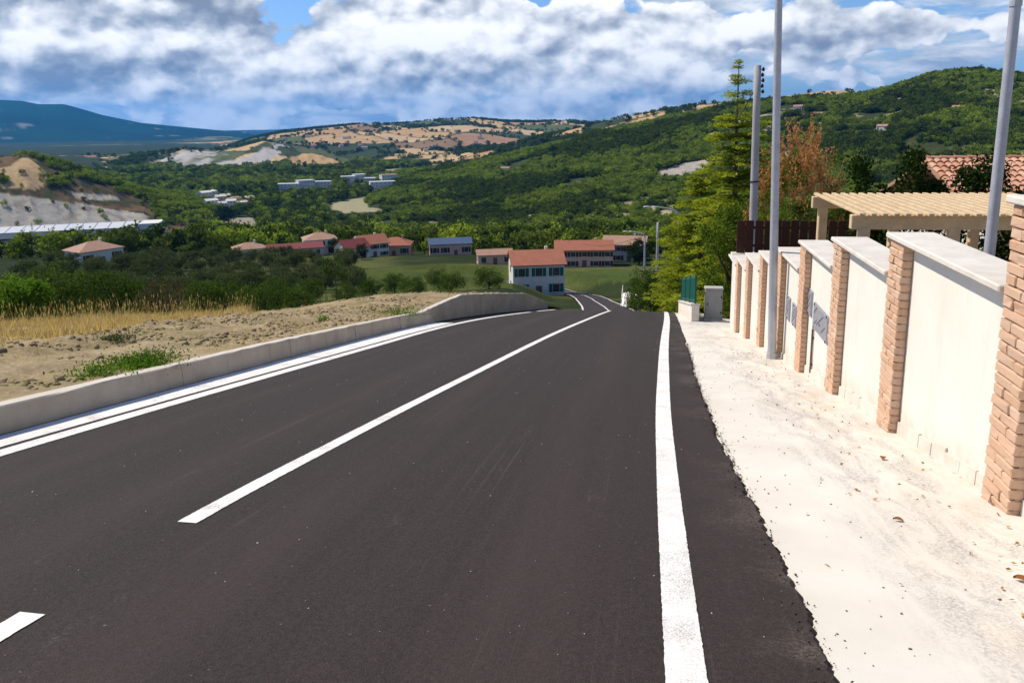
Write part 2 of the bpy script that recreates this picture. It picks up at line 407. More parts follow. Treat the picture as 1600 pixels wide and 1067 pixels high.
# ------------------------------------------------------------------ the lie of the land
_w = np.hanning(15)[1:-1]; _w /= _w.sum(); _o = np.linspace(-1, 1, 13)
def smooth(Y, xs, ys):
    Y = np.asarray(Y, float); k = np.clip(Y*.28, 1.6, 5)
    return sum(w*np.interp(Y+o*k, xs, ys) for w, o in zip(_w, _o))
def zr(Y):
    """height of the road and the slope it runs down"""
    Y = np.asarray(Y, float)
    n = -(.178*Y+.00075*Y*Y)
    return np.where(Y < 34, n, np.interp(Y, [34, 40, 60, 85, 110, 150, 200, 260], [-6.919, -8.42, -14.0, -19.3, -24.6, -32.4, -38.5, -43]))
def xc(Y): return np.interp(Y, [-20, 4, 10, 16, 24, 34, 60, 85, 105, 118, 132, 145, 156, 166, 174, 180], [-2.4, -2.36, -2.42, -2.36, -2.1, -1.35, -2.0, -4.2, -6.3, -7.8, -10, -13.5, -18.5, -26, -36, -48])
def kerb_x(Y): return smooth(Y, [-20, 5, 9.5, 13.5, 18, 22, 28, 34, 36], [-5.45, -5.5, -5.55, -5.65, -5.76, -5.75, -5.25, -4.35, -4.0])
def edge_x(Y): return smooth(Y, [-20, 2.7, 9, 18, 33, 60], [.72, .72, .70, .98, 1.4, .9])
def kerb_h(Y): return np.interp(Y, [-20, 4, 10, 19.2, 23.3, 31, 34.5], [.22, .24, .29, .33, .74, .74, .30])
def project(P):
    v = P-EYE; z = v@CF
    return CX+FPX*(v@CR)/z, CY-FPX*(v@CU)/z
def ridge(pts, r):
    """photo skyline points at a distance -> (azimuths, heights)"""
    a = [(el_az(x, y)[1], 1.63+r*math.tan(el_az(x, y)[0])) for x, y in pts]
    return np.array([q[0] for q in a]), np.array([q[1] for q in a])
RB = ([0, 20, 60, 100, 150, 230, 350, 500, 650, 760, 2000, 2600, 5000, 7000, 30000],
      [-3, -4, -12.8, -20.8, -30, -39, -56, -80, -99, -105, -107, -108, -125, -140, -200])
HILLS = [
 # skyline points, ridge distance, foot distance, back foot, shape power, roughness (m), noise scale (m)
 dict(n='bad', p=[(-700, 330), (-400, 250), (-150, 238), (0, 246), (45, 242), (100, 256), (160, 280), (230, 303), (300, 325), (350, 340), (420, 356)], r=930, f=770, b=1250, k=.8, a=7, s=90),
 dict(n='green', p=[(560, 300), (620, 284), (700, 268), (780, 250), (860, 230), (950, 206), (1040, 186), (1120, 172), (1200, 158), (1300, 154), (1370, 146), (1450, 121), (1510, 112), (1560, 117), (1620, 124), (1900, 90), (2600, 120)], r=1280, f=520, b=2100, k=1.25, a=13, s=170),
 dict(n='brown', p=[(520, 296), (600, 275), (680, 257), (760, 238), (850, 214), (950, 189), (1040, 172), (1130, 159), (1230, 150), (1300, 141), (1370, 146), (1450, 150), (1900, 150)], r=1950, f=1450, b=2800, k=1.0, a=8, s=220),
 dict(n='clay', p=[(60, 275), (130, 262), (200, 252), (250, 243), (290, 234), (330, 237), (370, 232), (410, 221), (450, 226), (520, 243), (600, 262)], r=2350, f=2050, b=3200, k=.8, a=12, s=120),
 dict(n='field', p=[(300, 245), (360, 228), (400, 215), (440, 207), (500, 200), (560, 195), (640, 192), (690, 187), (740, 185), (790, 190), (840, 191), (900, 189), (960, 192), (1100, 200), (1400, 205)], r=4000, f=2300, b=6500, k=.85, a=42, s=520),
 dict(n='foot', p=[(-500, 232), (0, 228), (150, 222), (250, 221), (350, 216), (430, 222), (520, 230)], r=7600, f=5600, b=9000, k=1, a=40, s=700),
 dict(n='mount', p=[(-900, 140), (-400, 120), (-150, 145), (0, 156), (35, 158), (60, 163), (100, 163), (130, 171), (160, 180), (220, 192), (290, 199), (340, 204), (385, 206), (413, 214), (440, 224), (500, 240)], r=11000, f=7600, b=16000, k=1.1, a=70, s=1500),
]
for h in HILLS: h['az'], h['z'] = ridge(h['p'], h['r'])
def terrain(X, Y, which=False):
    """height of the open country at X, Y (arrays)"""
    X = np.asarray(X, float); Y = np.asarray(Y, float)
    r = np.hypot(X, Y); az = np.arctan2(X, Y)
    base = np.interp(r, *RB)*(1+(np.clip(np.cos(az+.1716), .78, 1)-1)*sstep(60, 200, r)) + (fbm(X/60, Y/60, 3)-.5)*np.clip((r-40)/60, 0, 1)*np.interp(r, [0, 200, 800, 3000], [2, 3, 3, 6])
    near = zr(Y) - .45 - .03*np.clip(np.abs(X)-14, 0, 30)
    w = sstep(38, 85, r)
    z = near*(1-w) + base*w
    bx = np.abs(X-xc(Y)); ww = (1-sstep(5, 13, bx))*(Y > 20)*(Y < 185)      # the bench the road lies on
    z = z*(1-ww) + (zr(Y)-.30)*ww
    idx = np.zeros(r.shape, int)
    for i, h in enumerate(HILLS):
        zt = np.interp(az, h['az'], h['z']); lo, hi = h['az'][0], h['az'][-1]
        fade = sstep(lo-.02, lo+.06, az)*(1-sstep(hi-.06, hi+.02, az)) if h['n'] in ('bad', 'clay', 'field') else 1.0
        t = np.where(r < h['r'], (r-h['f'])/(h['r']-h['f']), 1-(r-h['r'])/(h['b']-h['r']))
        tt = np.clip(t, 0, 1); s = tt**h['k']; s = s*.55+.45*s*s*(3-2*s)
        if h['n'] in ('bad', 'clay'):
            g = (fbm(X/h['s'], Y/h['s'], 5, True)-.55)*.6 + (fbm(az*h['r']/(16 if h['n'] == 'bad' else 38), r/120, 3, True)-.6)*.75
        else: g = fbm(X/h['s'], Y/h['s'], 5, True)-.6
        amp = h['a']*np.sin(np.pi*np.clip(tt, 0, 1))**.8 + h['a']*.10*(tt > .98)
        hz = base + (zt-base)*s + g*amp
        up = (hz > z) & (t > 0) & (np.asarray(fade) > .02)
        z = np.where(up, z+(hz-z)*fade, z); idx = np.where(up, i+1, idx)
    return (z, idx) if which else z
def spot(x, r, y=300):
    """point of the open country seen at photo column x, r metres away"""
    a = el_az(x, y)[1]; X, Y = r*math.sin(a), r*math.cos(a)
    return X, Y, float(terrain(np.array([X]), np.array([Y]))[0])

# ------------------------------------------------------------------ terrain sheet
def in_poly(px, py, poly):
    c = np.zeros(px.shape, bool); n = len(poly)
    for i in range(n):
        x1, y1 = poly[i]; x2, y2 = poly[i-1]
        m = ((y1 > py) != (y2 > py)) & (px < (x2-x1)*(py-y1)/(y2-y1+1e-9)+x1); c ^= m
    return c
CLEAR = [[(505, 322), (560, 308), (640, 312), (700, 318), (650, 330), (540, 333)], [(770, 336), (900, 320), (1060, 308), (1060, 318), (930, 332), (800, 342)],
         [(560, 420), (700, 412), (800, 418), (800, 450), (560, 458)], [(430, 430), (560, 425), (560, 455), (430, 462)], [(870, 425), (1005, 420), (1005, 440), (880, 445)],
         [(250, 345), (400, 340), (410, 356), (260, 364)], [(-50, 362), (215, 358), (260, 372), (-50, 384)]]
def ground_paint(X, Y, z, idx):
    """base colour of the country: woods floor, ploughed and cut fields, clay scars"""
    P = np.stack([X, Y, z], -1); px, py = project(P); r = np.hypot(X, Y)
    c = np.empty(X.shape+(3,)); n1 = fbm(X/35, Y/35, 4); n2 = fbm(X/9, Y/9, 3)
    c[:] = (.030, .042, .014); c += (n1[..., None]-.5)*np.array([.03, .03, .01])
    def put(mask, col): 
        nonlocal c
        m = np.clip(np.asarray(mask, float), 0, 1)[..., None]; c = c*(1-m)+np.array(col)*m
    put((r < 260)*sstep(.42, .6, n1), (.10, .11, .035))
    put((r < 90)*sstep(.5, .62, n1)*.7, (.22, .17, .08))
    for k, pl in enumerate(CLEAR):
        m = in_poly(px+(n1-.5)*26, py+(n2-.5)*5, pl) & (idx == 0)
        put(m*.92, [(.36, .33, .20), (.24, .23, .05), (.068, .090, .020), (.050, .070, .018), (.065, .092, .022), (.33, .29, .22), (.20, .17, .12)][k])
    # far farmed hills
    for i, sc_, rot in ((5, 190., .5), (3, 150., .2), (6, 420., .1), (4, 130, .4)):
        m = idx == i
        u = (X*math.cos(rot)+Y*math.sin(rot))/sc_; v = (-X*math.sin(rot)+Y*math.cos(rot))/(sc_*1.7)
        cid, bd = voronoi(u+fbm(X/300, Y/300, 2)*1.2, v)
        pal = np.array([(.46, .30, .15), (.40, .25, .13), (.44, .30, .16), (.33, .20, .12), (.10, .12, .045), (.48, .34, .18), (.045, .06, .025), (.24, .155, .095), (.13, .14, .06), (.50, .36, .21), (.055, .07, .03)])
        if i == 6: pal = np.array([(.05, .08, .035), (.16, .15, .07), (.04, .07, .03), (.06, .09, .035), (.09, .11, .05)])
        fc = pal[(cid*len(pal)*.999).astype(int)]*(0.85+.3*n1[..., None])
        wood = sstep(.60, .66, fbm(X/260+5, Y/260, 4)); fc = fc*(1-wood[..., None])+np.array((.022, .034, .014))*wood[..., None]
        hedge = (bd < .05)[..., None]*.8; fc = fc*(1-hedge)+np.array((.022, .034, .014))*hedge
        c = np.where(m[..., None], fc, c)
    m = idx == 2                                    # scrub covered hill with pale bare scars
    gap = sstep(.60, .68, fbm(X/22, Y/22+7, 3))*sstep(.5, .62, fbm(X/150+3, Y/150, 2))
    c = np.where(m[..., None], np.array((.045, .058, .018))*(.7+.6*n1[..., None]), c)
    put(m*gap, (.36, .31, .19)); put(m*in_poly(px+(n2-.5)*14, py+(n1-.5)*8, [(1025, 268), (1060, 256), (1100, 250), (1130, 262), (1080, 276), (1030, 281)]), (.40, .36, .31))
    put(m*in_poly(px+(n2-.5)*20, py+(n1-.5)*10, [(1525, 140), (1600, 126), (1640, 130), (1640, 185), (1560, 178)])*sstep(.42, .56, n2), (.42, .36, .25))
    m3 = idx == 3; put(m3*in_poly(px, py, [(1225, 155), (1240, 141), (1360, 141), (1385, 155)]), (.46, .33, .18))
    put(m3*in_poly(px, py, [(860, 225), (960, 195), (1140, 158), (1140, 166), (960, 206), (860, 232)])*sstep(.35, .5, n1), (.44, .31, .17))
    put(m3*in_poly(px, py, [(640, 275), (760, 250), (800, 240), (800, 246), (740, 264), (640, 290)]), (.40, .27, .15))
    m = idx == 1                                    # badland hill: clay cliff below, ochre scar above, scrub on the crest
    put(m, (.10, .075, .045)); put(m*sstep(.42, .6, n1), (.15, .098, .055)); put(m*sstep(.52, .64, n2), (.055, .06, .028))
    cl = in_poly(px+(n2-.5)*10, py+(n1-.5)*14, [(-60, 300), (60, 309), (120, 321), (170, 328), (225, 336), (236, 348), (200, 356), (-60, 360)])
    put(m*cl, (.40, .37, .33)); put(m*cl*sstep(.58, .66, n2)*.6, (.22, .18, .13))
    put(m*in_poly(px+(n2-.5)*14, py+(n1-.5)*8, [(10, 262), (40, 246), (66, 262), (78, 285), (50, 296), (0, 292), (-30, 270)]), (.47, .33, .18))
    put(m*in_poly(px+(n2-.5)*8, py, [(110, 300), (180, 306), (190, 314), (120, 312)]), (.38, .35, .30))
    m = (idx == 4) & (r < 2420)                     # pale clay gullies
    gl = sstep(.40, .55, fbm(X/55, Y/160, 3))
    put(m*gl*in_poly(px+(n1-.5)*50, py+(n2-.5)*10, [(225, 275), (240, 252), (290, 232), (345, 240), (432, 222), (436, 250), (420, 275)]), (.42, .40, .385))
    m = idx == 7; c = np.where(m[..., None], np.array((.006, .030, .022))*(.3+1.4*fbm(X/700, Y/700, 5)[..., None]), c)
    put(m*sstep(.70, .78, fbm(X/260, Y/260, 4)), (.20, .20, .17))
    return np.clip(c, 0.004, .8)
def m_terrain(t):
    p = pos(t)
    a = t.n('ShaderNodeAttribute', attribute_name='paint').outputs['Color']
    n = t.noise(p, .12, 5, .7); n2 = t.noise(p, 1.3, 4, .7)
    c = t.mix(1.0, a, t.mix(t.remap(n, .3, .7), (.78, .78, .80), (1.2, 1.18, 1.1)), 'MULTIPLY')
    c = t.mix(1.0, c, t.mix(t.remap(n2, .3, .7), (.8, .82, .8), (1.15, 1.15, 1.15)), 'MULTIPLY')
    finish(t, c, .95, t.math('ADD', t.math('MULTIPLY', n, 2.0), n2), .6, 1.2, .05)
M_TERR = mat('country_ground', m_terrain)
def build_terrain():
    a0, a1 = math.radians(-68), math.radians(52)
    fov0, fov1 = math.radians(-47), math.radians(27.5)
    az = np.concatenate([np.linspace(a0, fov0, 30, endpoint=False), np.linspace(fov0, fov1, 640, endpoint=False), np.linspace(fov1, a1, 36)])
    def lg(a, b, n): return np.exp(np.linspace(math.log(a), math.log(b), n, endpoint=False))
    rr = np.concatenate([lg(17, 200, 110), lg(200, 500, 60), lg(500, 1320, 190), lg(1320, 2450, 90), lg(2450, 4300, 110), lg(4300, 17000, 70), [17000., 26000.]])
    A, Rr = np.meshgrid(az, rr, indexing='ij'); X, Y = Rr*np.sin(A), Rr*np.cos(A)
    z, idx = terrain(X, Y, True)
    c = ground_paint(X, Y, z, idx)
    v = np.stack([X, Y, z], -1).reshape(-1, 3); na, nr = A.shape
    i, j = np.meshgrid(np.arange(na-1), np.arange(nr-1), indexing='ij'); q = i*nr+j
    f = np.stack([q, q+1, q+nr+1, q+nr], -1).reshape(-1, 4)[:, ::-1]
    me = np_mesh('terrain', v, f, M_TERR, True, {'paint': ('FLOAT_COLOR', 'POINT', np.concatenate([c.reshape(-1, 3), np.ones((len(v), 1))], 1))})
    tag(link('terrain', me), kind='structure')
build_terrain()

# ------------------------------------------------------------------ road, kerb, pavement, verge
def strip(name, m, Ys, xl, xr, dz, parent=None, n=1, thick=0.0, crown=0.0):
    """a sheet that follows the road between two edges given as functions of Y"""
    v = []; f = []
    for Y in Ys:
        a, b = float(xl(Y)), float(xr(Y)); z = float(zr(Y))+dz
        for k in range(n+1): v.append((a+(b-a)*k/n, Y, z))
    for i in range(len(Ys)-1):
        for k in range(n): q = i*(n+1)+k; f.append((q, q+1, q+n+2, q+n+1))
    b = MB(); b.add(v, f)
    if thick:
        for side in (0, n):
            o = len(b.v)
            for i, Y in enumerate(Ys):
                p = v[i*(n+1)+side]; b.v += [p, (p[0]+(thick*.9 if side else -.02), p[1], p[2]-thick)]
            for i in range(len(Ys)-1):
                q = o+2*i; b.f.append((q, q+1, q+3, q+2) if side else (q, q+2, q+3, q+1))
    return b.build(name, m, parent)
YS = np.concatenate([np.arange(-6, 1.6, .2), np.arange(1.6, 9, .022), np.arange(9, 14, .06), np.arange(14, 40, .4), np.arange(40, 182, 1.5)])
_jit = {round(float(Y), 3): random.gauss(0, .0055)+.010*math.sin(Y*23+math.sin(Y*7)*3)*math.sin(Y*3.1)+.016*math.sin(Y*2.1)*math.sin(Y*.7)+.008*math.sin(Y*9.7) for Y in YS}
def asph_right(Y):
    j = _jit.get(round(float(Y), 3), 0)
    return (edge_x(Y)+j+(.03 if Y < 5.05 else 0)) if Y < 60 else xc(Y)+2.9
def asph_left(Y): return kerb_x(Y)-.02 if Y < 36 else xc(Y)-2.75
road = strip('road', M_ASPH, YS, asph_left, asph_right, 0.0, None, 6, .034)
tag(road, kind='structure')
def pl(pts): a = np.array(pts); return lambda Y: smooth(Y, a[:, 0], a[:, 1])
cen = pl([(-6, -2.70), (2.6, -2.68), (3.8, -2.74), (4.9, -2.67), (7, -2.57), (10.6, -2.36), (16.4, -2.12), (24, -1.75), (34, -1.45)])
rgt = pl([(-6, .11), (2.6, .11), (4.7, .12), (8, .16), (15, .36), (24, .70), (34, 1.0), (40, 1.0)])
rgw = pl([(-6, .165), (6, .155), (15, .17), (24, .19), (40, .15)])
lft = pl([(-6, -5.08), (5, -5.09), (9.6, -5.02), (13.6, -5.0), (18.6, -5.13), (23.4, -4.95), (28, -4.45), (34, -3.85)])
ed = [Y for Y in YS if Y < 40]
def mark(name, Ys, a, b): return strip(name, M_PAINT, Ys, lambda Y: float(a(Y))+random.gauss(0, .0012), lambda Y: float(b(Y))+random.gauss(0, .0012), .005, road, 1)
mark('edge_line', ed, rgt, lambda Y: rgt(Y)+rgw(Y))
mark('centre_line', [3.8]+[Y for Y in ed if 3.85 < Y < 34]+[34.2], lambda Y: cen(Y), lambda Y: cen(Y)+.125)
mark('centre_line', [Y for Y in ed if Y < 2.55]+[2.63], lambda Y: cen(Y), lambda Y: cen(Y)+.125)
mark('edge_line', [Y for Y in ed if Y < 29], lft, lambda Y: lft(Y)+.17)
mark('edge_line', [Y for Y in ed if 29.8 < Y < 34], lft, lambda Y: lft(Y)+.15)
mark('edge_line', [Y for Y in ed if Y < 20.3], lambda Y: kerb_x(Y)+.03, lambda Y: lft(Y)-.07)
fy = [Y for Y in YS if 60 < Y < 178]
mark('edge_line', fy, lambda Y: xc(Y)-2.6, lambda Y: xc(Y)-2.43); mark('edge_line', fy, lambda Y: xc(Y)+2.5, lambda Y: xc(Y)+2.67)
mark('centre_line', fy, lambda Y: xc(Y)-.06, lambda Y: xc(Y)+.08)

pave = strip('pavement', M_SIDE, [Y for Y in YS if Y < 36], lambda Y: edge_x(Y)-.25, lambda Y: np.interp(Y, [-6, 22, 24, 36], [2.62, 2.62, 3.6, 3.2]), -.03, None, 4, .2)
tag(pave, kind='structure')

def build_kerb():
    root = thing('retaining_kerb', 'low concrete retaining kerb rising into a taller wall beside the bare soil verge', 'kerb', (-5.6, 8, float(zr(8))))
    joints = [-6, -2, 2, 5.2, 8.2, 11.2, 14.2, 17.2, 19.2, 21.3, 23.3, 25.2, 27.1, 29, 31, 34.5]
    for a, b in zip(joints[:-1], joints[1:]):
        n = max(3, int((b-a)/.25)); v = []; f = []
        for i in range(n+1):
            Y = a+.004+(b-a-.008)*i/n; x = float(kerb_x(Y)); z = float(zr(Y)); h = float(kerb_h(Y)); j = random.gauss(0, .004)
            c = .015
            v += [(x+j, Y, z-.25), (x-.02+j, Y, z+h-c), (x-.02-c+j, Y, z+h+random.gauss(0, .003)), (x-.20+c, Y, z+h+random.gauss(0, .003)), (x-.20, Y, z+h-c), (x-.20, Y, z-.25)]
        for i in range(n):
            for k in range(6): f.append((i*6+k, i*6+(k+1) % 6, i*6+6+(k+1) % 6, i*6+6+k))
        f += [(5, 4, 3, 2, 1, 0), tuple(n*6+k for k in range(6))]
        MB().add(v, f).build('concrete_segment', M_KERB, root)
build_kerb()

def verge_z(X, Y):
    d = np.clip(kerb_x(np.minimum(Y, 36))-.12-X, 0, 60)
    h = kerb_h(Y)-.03; h = h+(np.interp(d, [0, 3, 8, 14], [.26, .08, -.15, -.3])-h)*sstep(1.5, 6.5, d)
    roll = .012*np.minimum(d, 5) - .06*np.clip(d-9, 0, 40)
    z = zr(np.minimum(Y, 31.5)) - .27*np.clip(Y-31.5, 0, 20) + h*1.0 + roll - .35*np.clip(Y-np.interp(d, [0, 3, 7, 10, 14, 20], [31, 27.5, 22.5, 18, 14.5, 11]), 0, 16)*sstep(.5, 3, d)
    bump = (fbm(X*1.1, Y*1.1, 4)-.5)*.13*sstep(.1, 1.2, d) + (fbm(X*5, Y*5, 3)-.5)*.10*sstep(0, .6, d)
    rut = -.05*np.exp(-((d-1.2-.2*np.sin(Y*.4))/.25)**2) - .05*np.exp(-((d-2.1-.2*np.sin(Y*.4))/.25)**2)
    dl = np.interp(Y, [3, 9, 15, 20, 24], [2.4, 2.7, 4.0, 5.8, 8])
    ridge_ = .09*np.exp(-((d-dl-.3*np.sin(Y*.6))/.4)**2)*(fbm(X*3, Y*3, 3)*1.6)
    return z+bump+rut+ridge_
def build_verge():
    ys = np.concatenate([np.arange(-6, 22, .11), np.arange(22, 42, .2)]); ts = np.concatenate([np.linspace(0, 8, 100), np.linspace(8.2, 40, 90)])
    Yg, Tg = np.meshgrid(ys, ts, indexing='ij'); Xg = kerb_x(np.minimum(Yg, 36))-.14-Tg
    z = verge_z(Xg, Yg); n, m = Yg.shape
    i, j = np.meshgrid(np.arange(n-1), np.arange(m-1), indexing='ij'); q = i*m+j
    f = np.stack([q, q+1, q+m+1, q+m], -1).reshape(-1, 4)[:, ::-1]
    tag(link('verge', np_mesh('verge', np.stack([Xg, Yg, z], -1).reshape(-1, 3), f, M_SOIL, True)), kind='structure')
build_verge()

# ------------------------------------------------------------------ garden wall on the uphill side
PY = [3.15, 5.27, 7.70, 9.9, 11.95, 13.9, 15.95, 18.0, 19.9]             # pillar centres along the road
PZ = [1.04, .44, .06, -.30, -.73, -1.14, -1.54, -1.93, -2.17]               # coping level of the bay beyond each pillar
WX = 2.47
garden = MB()
gy = np.arange(-6, 23, 1.0)
gv = []; gx = [2.6, 3.2, 4.5, 7, 11, 18, 34]
for Y in gy:
    for i, x in enumerate(gx): gv.append((x, Y, float(zr(Y))+(.75 if i else .6)+random.gauss(0, .05)))
garden.add(gv, [(i*7+j, i*7+j+1, i*7+j+8, i*7+j+7) for i in range(len(gy)-1) for j in range(6)])
tag(garden.build('garden_ground', M_SOIL), kind='structure')

brick_meshes = {}
def brick_mesh(w, kind):
    """one rustic brick, .085 deep, w long, chipped edges"""
    key = (round(w, 3), kind)
    if key not in brick_meshes:
        rs = random.Random(hash(key) & 0xffff); b = MB(); b.box((0, 0, 0), (.095, w, .066), 0, .007)
        b.v = [(x+rs.gauss(0, .003), y+rs.gauss(0, .002), z+rs.gauss(0, .0018)) for x, y, z in b.v]
        me = bpy.data.meshes.new('brick'); me.from_pydata(b.v, [], b.f); me.materials.append(M_BRICK); me.update(); brick_meshes[key] = me
    return brick_meshes[key]
def build_wall():
    root = thing('garden_wall', 'white rendered garden wall with brick pillars stepping down beside the pavement', 'wall', (WX, 12, float(zr(12))))
    off = root.location
    PW = .38
    for k in range(len(PY)):
        Y = PY[k]; top = (PZ[k-1] if k else 1.42)-.002; g = float(zr(Y))-.12
        pr = bpy.data.objects.new('pillar', None); COL.objects.link(pr); pr.parent = root; pr.location = (WX-.04-off.x, Y-off.y, g-off.z)
        MB().box((WX+.03, Y, (top+g)/2), (.17, PW-.016, top-g)).build('mortar_core', M_MORTAR, pr)
        n = int((top-g)/.0745); ch = (top-g)/n
        far = k > 3
        joined = MB()
        for c in range(n):
            z = g+ch*(c+.5); w1 = .235 if c % 2 else .127
            segs = [(-PW/2+w1/2, w1), (PW/2-(PW-w1-.008)/2, PW-w1-.008)]
            if random.random() < .12: segs = [(0, PW)]
            for yy, w in segs:
                dx = random.gauss(0, .003)
                if far:
                    joined.box((WX-.052+dx, Y+yy, z), (.095, w, ch-.008), 0, .006)
                else:
                    o = link('brick', brick_mesh(w, random.randrange(3)), pr)
                    o.location = (-.012+dx, yy, z-g); o.scale = (1, 1, (ch-.008)/.066)
                    o.rotation_euler = (random.gauss(0, .006), random.gauss(0, .006), random.choice((0, math.pi)) + random.gauss(0, .01))
        if far: tag(joined.build('brickwork', M_BRICK, pr), kind='stuff')
        # bay beyond this pillar
        y0 = Y+PW/2; y1 = (PY[k+1]-PW/2) if k+1 < len(PY) else 21.6
        zt = PZ[k]; zb = min(float(zr(y0)), float(zr(y1)))-.3
        b = MB(); b.box((WX+.10, (y0+y1)/2, (zt+zb)/2), (.20, y1-y0-.004, zt-zb)); b.build('panel', M_PLASTER, root)
        cl = y1+PW+.05 if k+1 < len(PY) else y1+.06
        b = MB(); b.box((WX+.09, (y0+cl)/2+.005, zt+.028), (.44, cl-y0-.012, .052), 0, .010); b.build('coping', M_COPING, root)
        nt = max(1, round((y1-y0)/.31))
        for i in range(nt if k < 5 else 0):
            ya = y0+(y1-y0)*i/nt; yb = y0+(y1-y0)*(i+1)/nt; ym = (ya+yb)/2; h = .15+random.uniform(-.012, .03); za, zb2 = float(zr(ya))-.06, float(zr(yb))-.06
            t_ = MB(); x0, x1 = WX-.022-random.uniform(0, .006), WX-.002; e = .004
            t_.add([(x0, ya+e, za), (x1, ya+e, za), (x1, yb-e, zb2), (x0, yb-e, zb2), (x0+.004, ya+e, za+h), (x1, ya+e, za+h), (x1, yb-e, zb2+h), (x0+.004, yb-e, zb2+h)],
                   [(3, 2, 1, 0), (4, 5, 6, 7), (0, 1, 5, 4), (1, 2, 6, 5), (2, 3, 7, 6), (3, 0, 4, 7)])
            t_.build('plinth_tile', M_COPING, root)
    # end return of the wall
    b = MB(); b.box((WX+1.85, 21.72, -3.5), (3.7, .22, 2.7)); b.build('end_return', M_PLASTER, root)
    MB().box((WX+1.85, 21.72, -2.12), (3.8, .32, .06), 0, .01).build('coping', M_COPING, root)
build_wall()

def hatch(label, ya, yb, za, zb, big=False):
    """sheet metal meter door set in the wall face, between Y ya..yb (ya far end)"""
    yc, zc, w, h = (ya+yb)/2, (za+zb)/2, abs(ya-yb), za-zb
    r = thing('meter_hatch', label, 'hatch', (WX, yc, zb), 'meter hatches in the garden wall')
    MB().box((WX-.006, yc, zc), (.020, w, h), 0, .004).build('frame', M_HATCH, r)
    d = MB(); d.box((WX-.019, yc, zc), (.012, w-.03, h-.03), 0, .004); door = d.build('door', M_HATCH, r)
    X = WX-.026
    def slash(u0, v0, u1, v1, t=.016):
        # u along the wall as seen from the road (0 = far end), v up
        p0 = (yc+w/2-u0*w, zb+v0*h); p1 = (yc+w/2-u1*w, zb+v1*h); dy, dz = p1[0]-p0[0], p1[1]-p0[1]; l = math.hypot(dy, dz); ny, nz = -dz/l*t/2, dy/l*t/2
        v = []
        for x in (X, X+.004): v += [(x, p0[0]+ny, p0[1]+nz), (x, p0[0]-ny, p0[1]-nz), (x, p1[0]-ny, p1[1]-nz), (x, p1[0]+ny, p1[1]+nz)]
        MB().add(v, [(0, 1, 2, 3), (7, 6, 5, 4), (0, 4, 5, 1), (1, 5, 6, 2), (2, 6, 7, 3), (3, 7, 4, 0)]).build('slot', M_DARK, door)
    if big:
        slash(.08, .62, .28, .92); slash(.30, .30, .72, .82); slash(.62, .20, .86, .52); slash(.12, .22, .30, .46)
        for u, v in ((.08, .94), (.92, .94), (.08, .06), (.92, .06), (.5, .4)):
            MB().box((X, yc+w/2-u*w, zb+v*h), (.012, .035, .035), 0, .004).build('lock', M_DARK, door)
    else:
        slash(.25, .35, .75, .85); slash(.3, .2, .8, .55)
        for u, v in ((.5, .08), (.5, .94)): MB().box((X, yc+w/2-u*w, zb+v*h), (.012, .03, .03), 0, .004).build('lock', M_DARK, door)
hatch('large square grey metal meter hatch with black slots', 11.38, 10.48, -1.02, -1.41, True)
hatch('narrow grey meter hatch beside the large square one', 11.88, 11.52, -.91, -1.30)
hatch('narrow grey meter hatch set lower, next to a brick pillar', 12.95, 12.60, -1.40, -1.77)
hatch('narrow grey meter hatch behind the steel lamp pole', 13.50, 13.15, -1.39, -1.80)
cp = thing('conduit_pipe', 'thin brown conduit running down from the large meter hatch', 'pipe', (WX-.03, 11.3, -2.1))
MB().tube([(WX-.022, 11.33, -1.42), (WX-.022, 11.33, -2.08)], .016, 8).build('pipe', M_PIPE, cp)
for z in (-1.55, -1.95): MB().box((WX-.014, 11.33, z), (.03, .05, .02)).build('clip', M_DARK, cp)
cp = thing('drain_pipe', 'slim white drain pipe against the wall behind the steel lamp pole', 'pipe', (WX-.05, 14.15, float(zr(14.15))))
zz = float(zr(14.15))-.03
MB().tube([(WX-.03, 14.12, -.9), (WX-.03, 14.12, zz+.12), (WX-.06, 14.12, zz+.03), (WX-.14, 14.12, zz+.01)], .018, 8).build('pipe', M_PLASTER, cp)

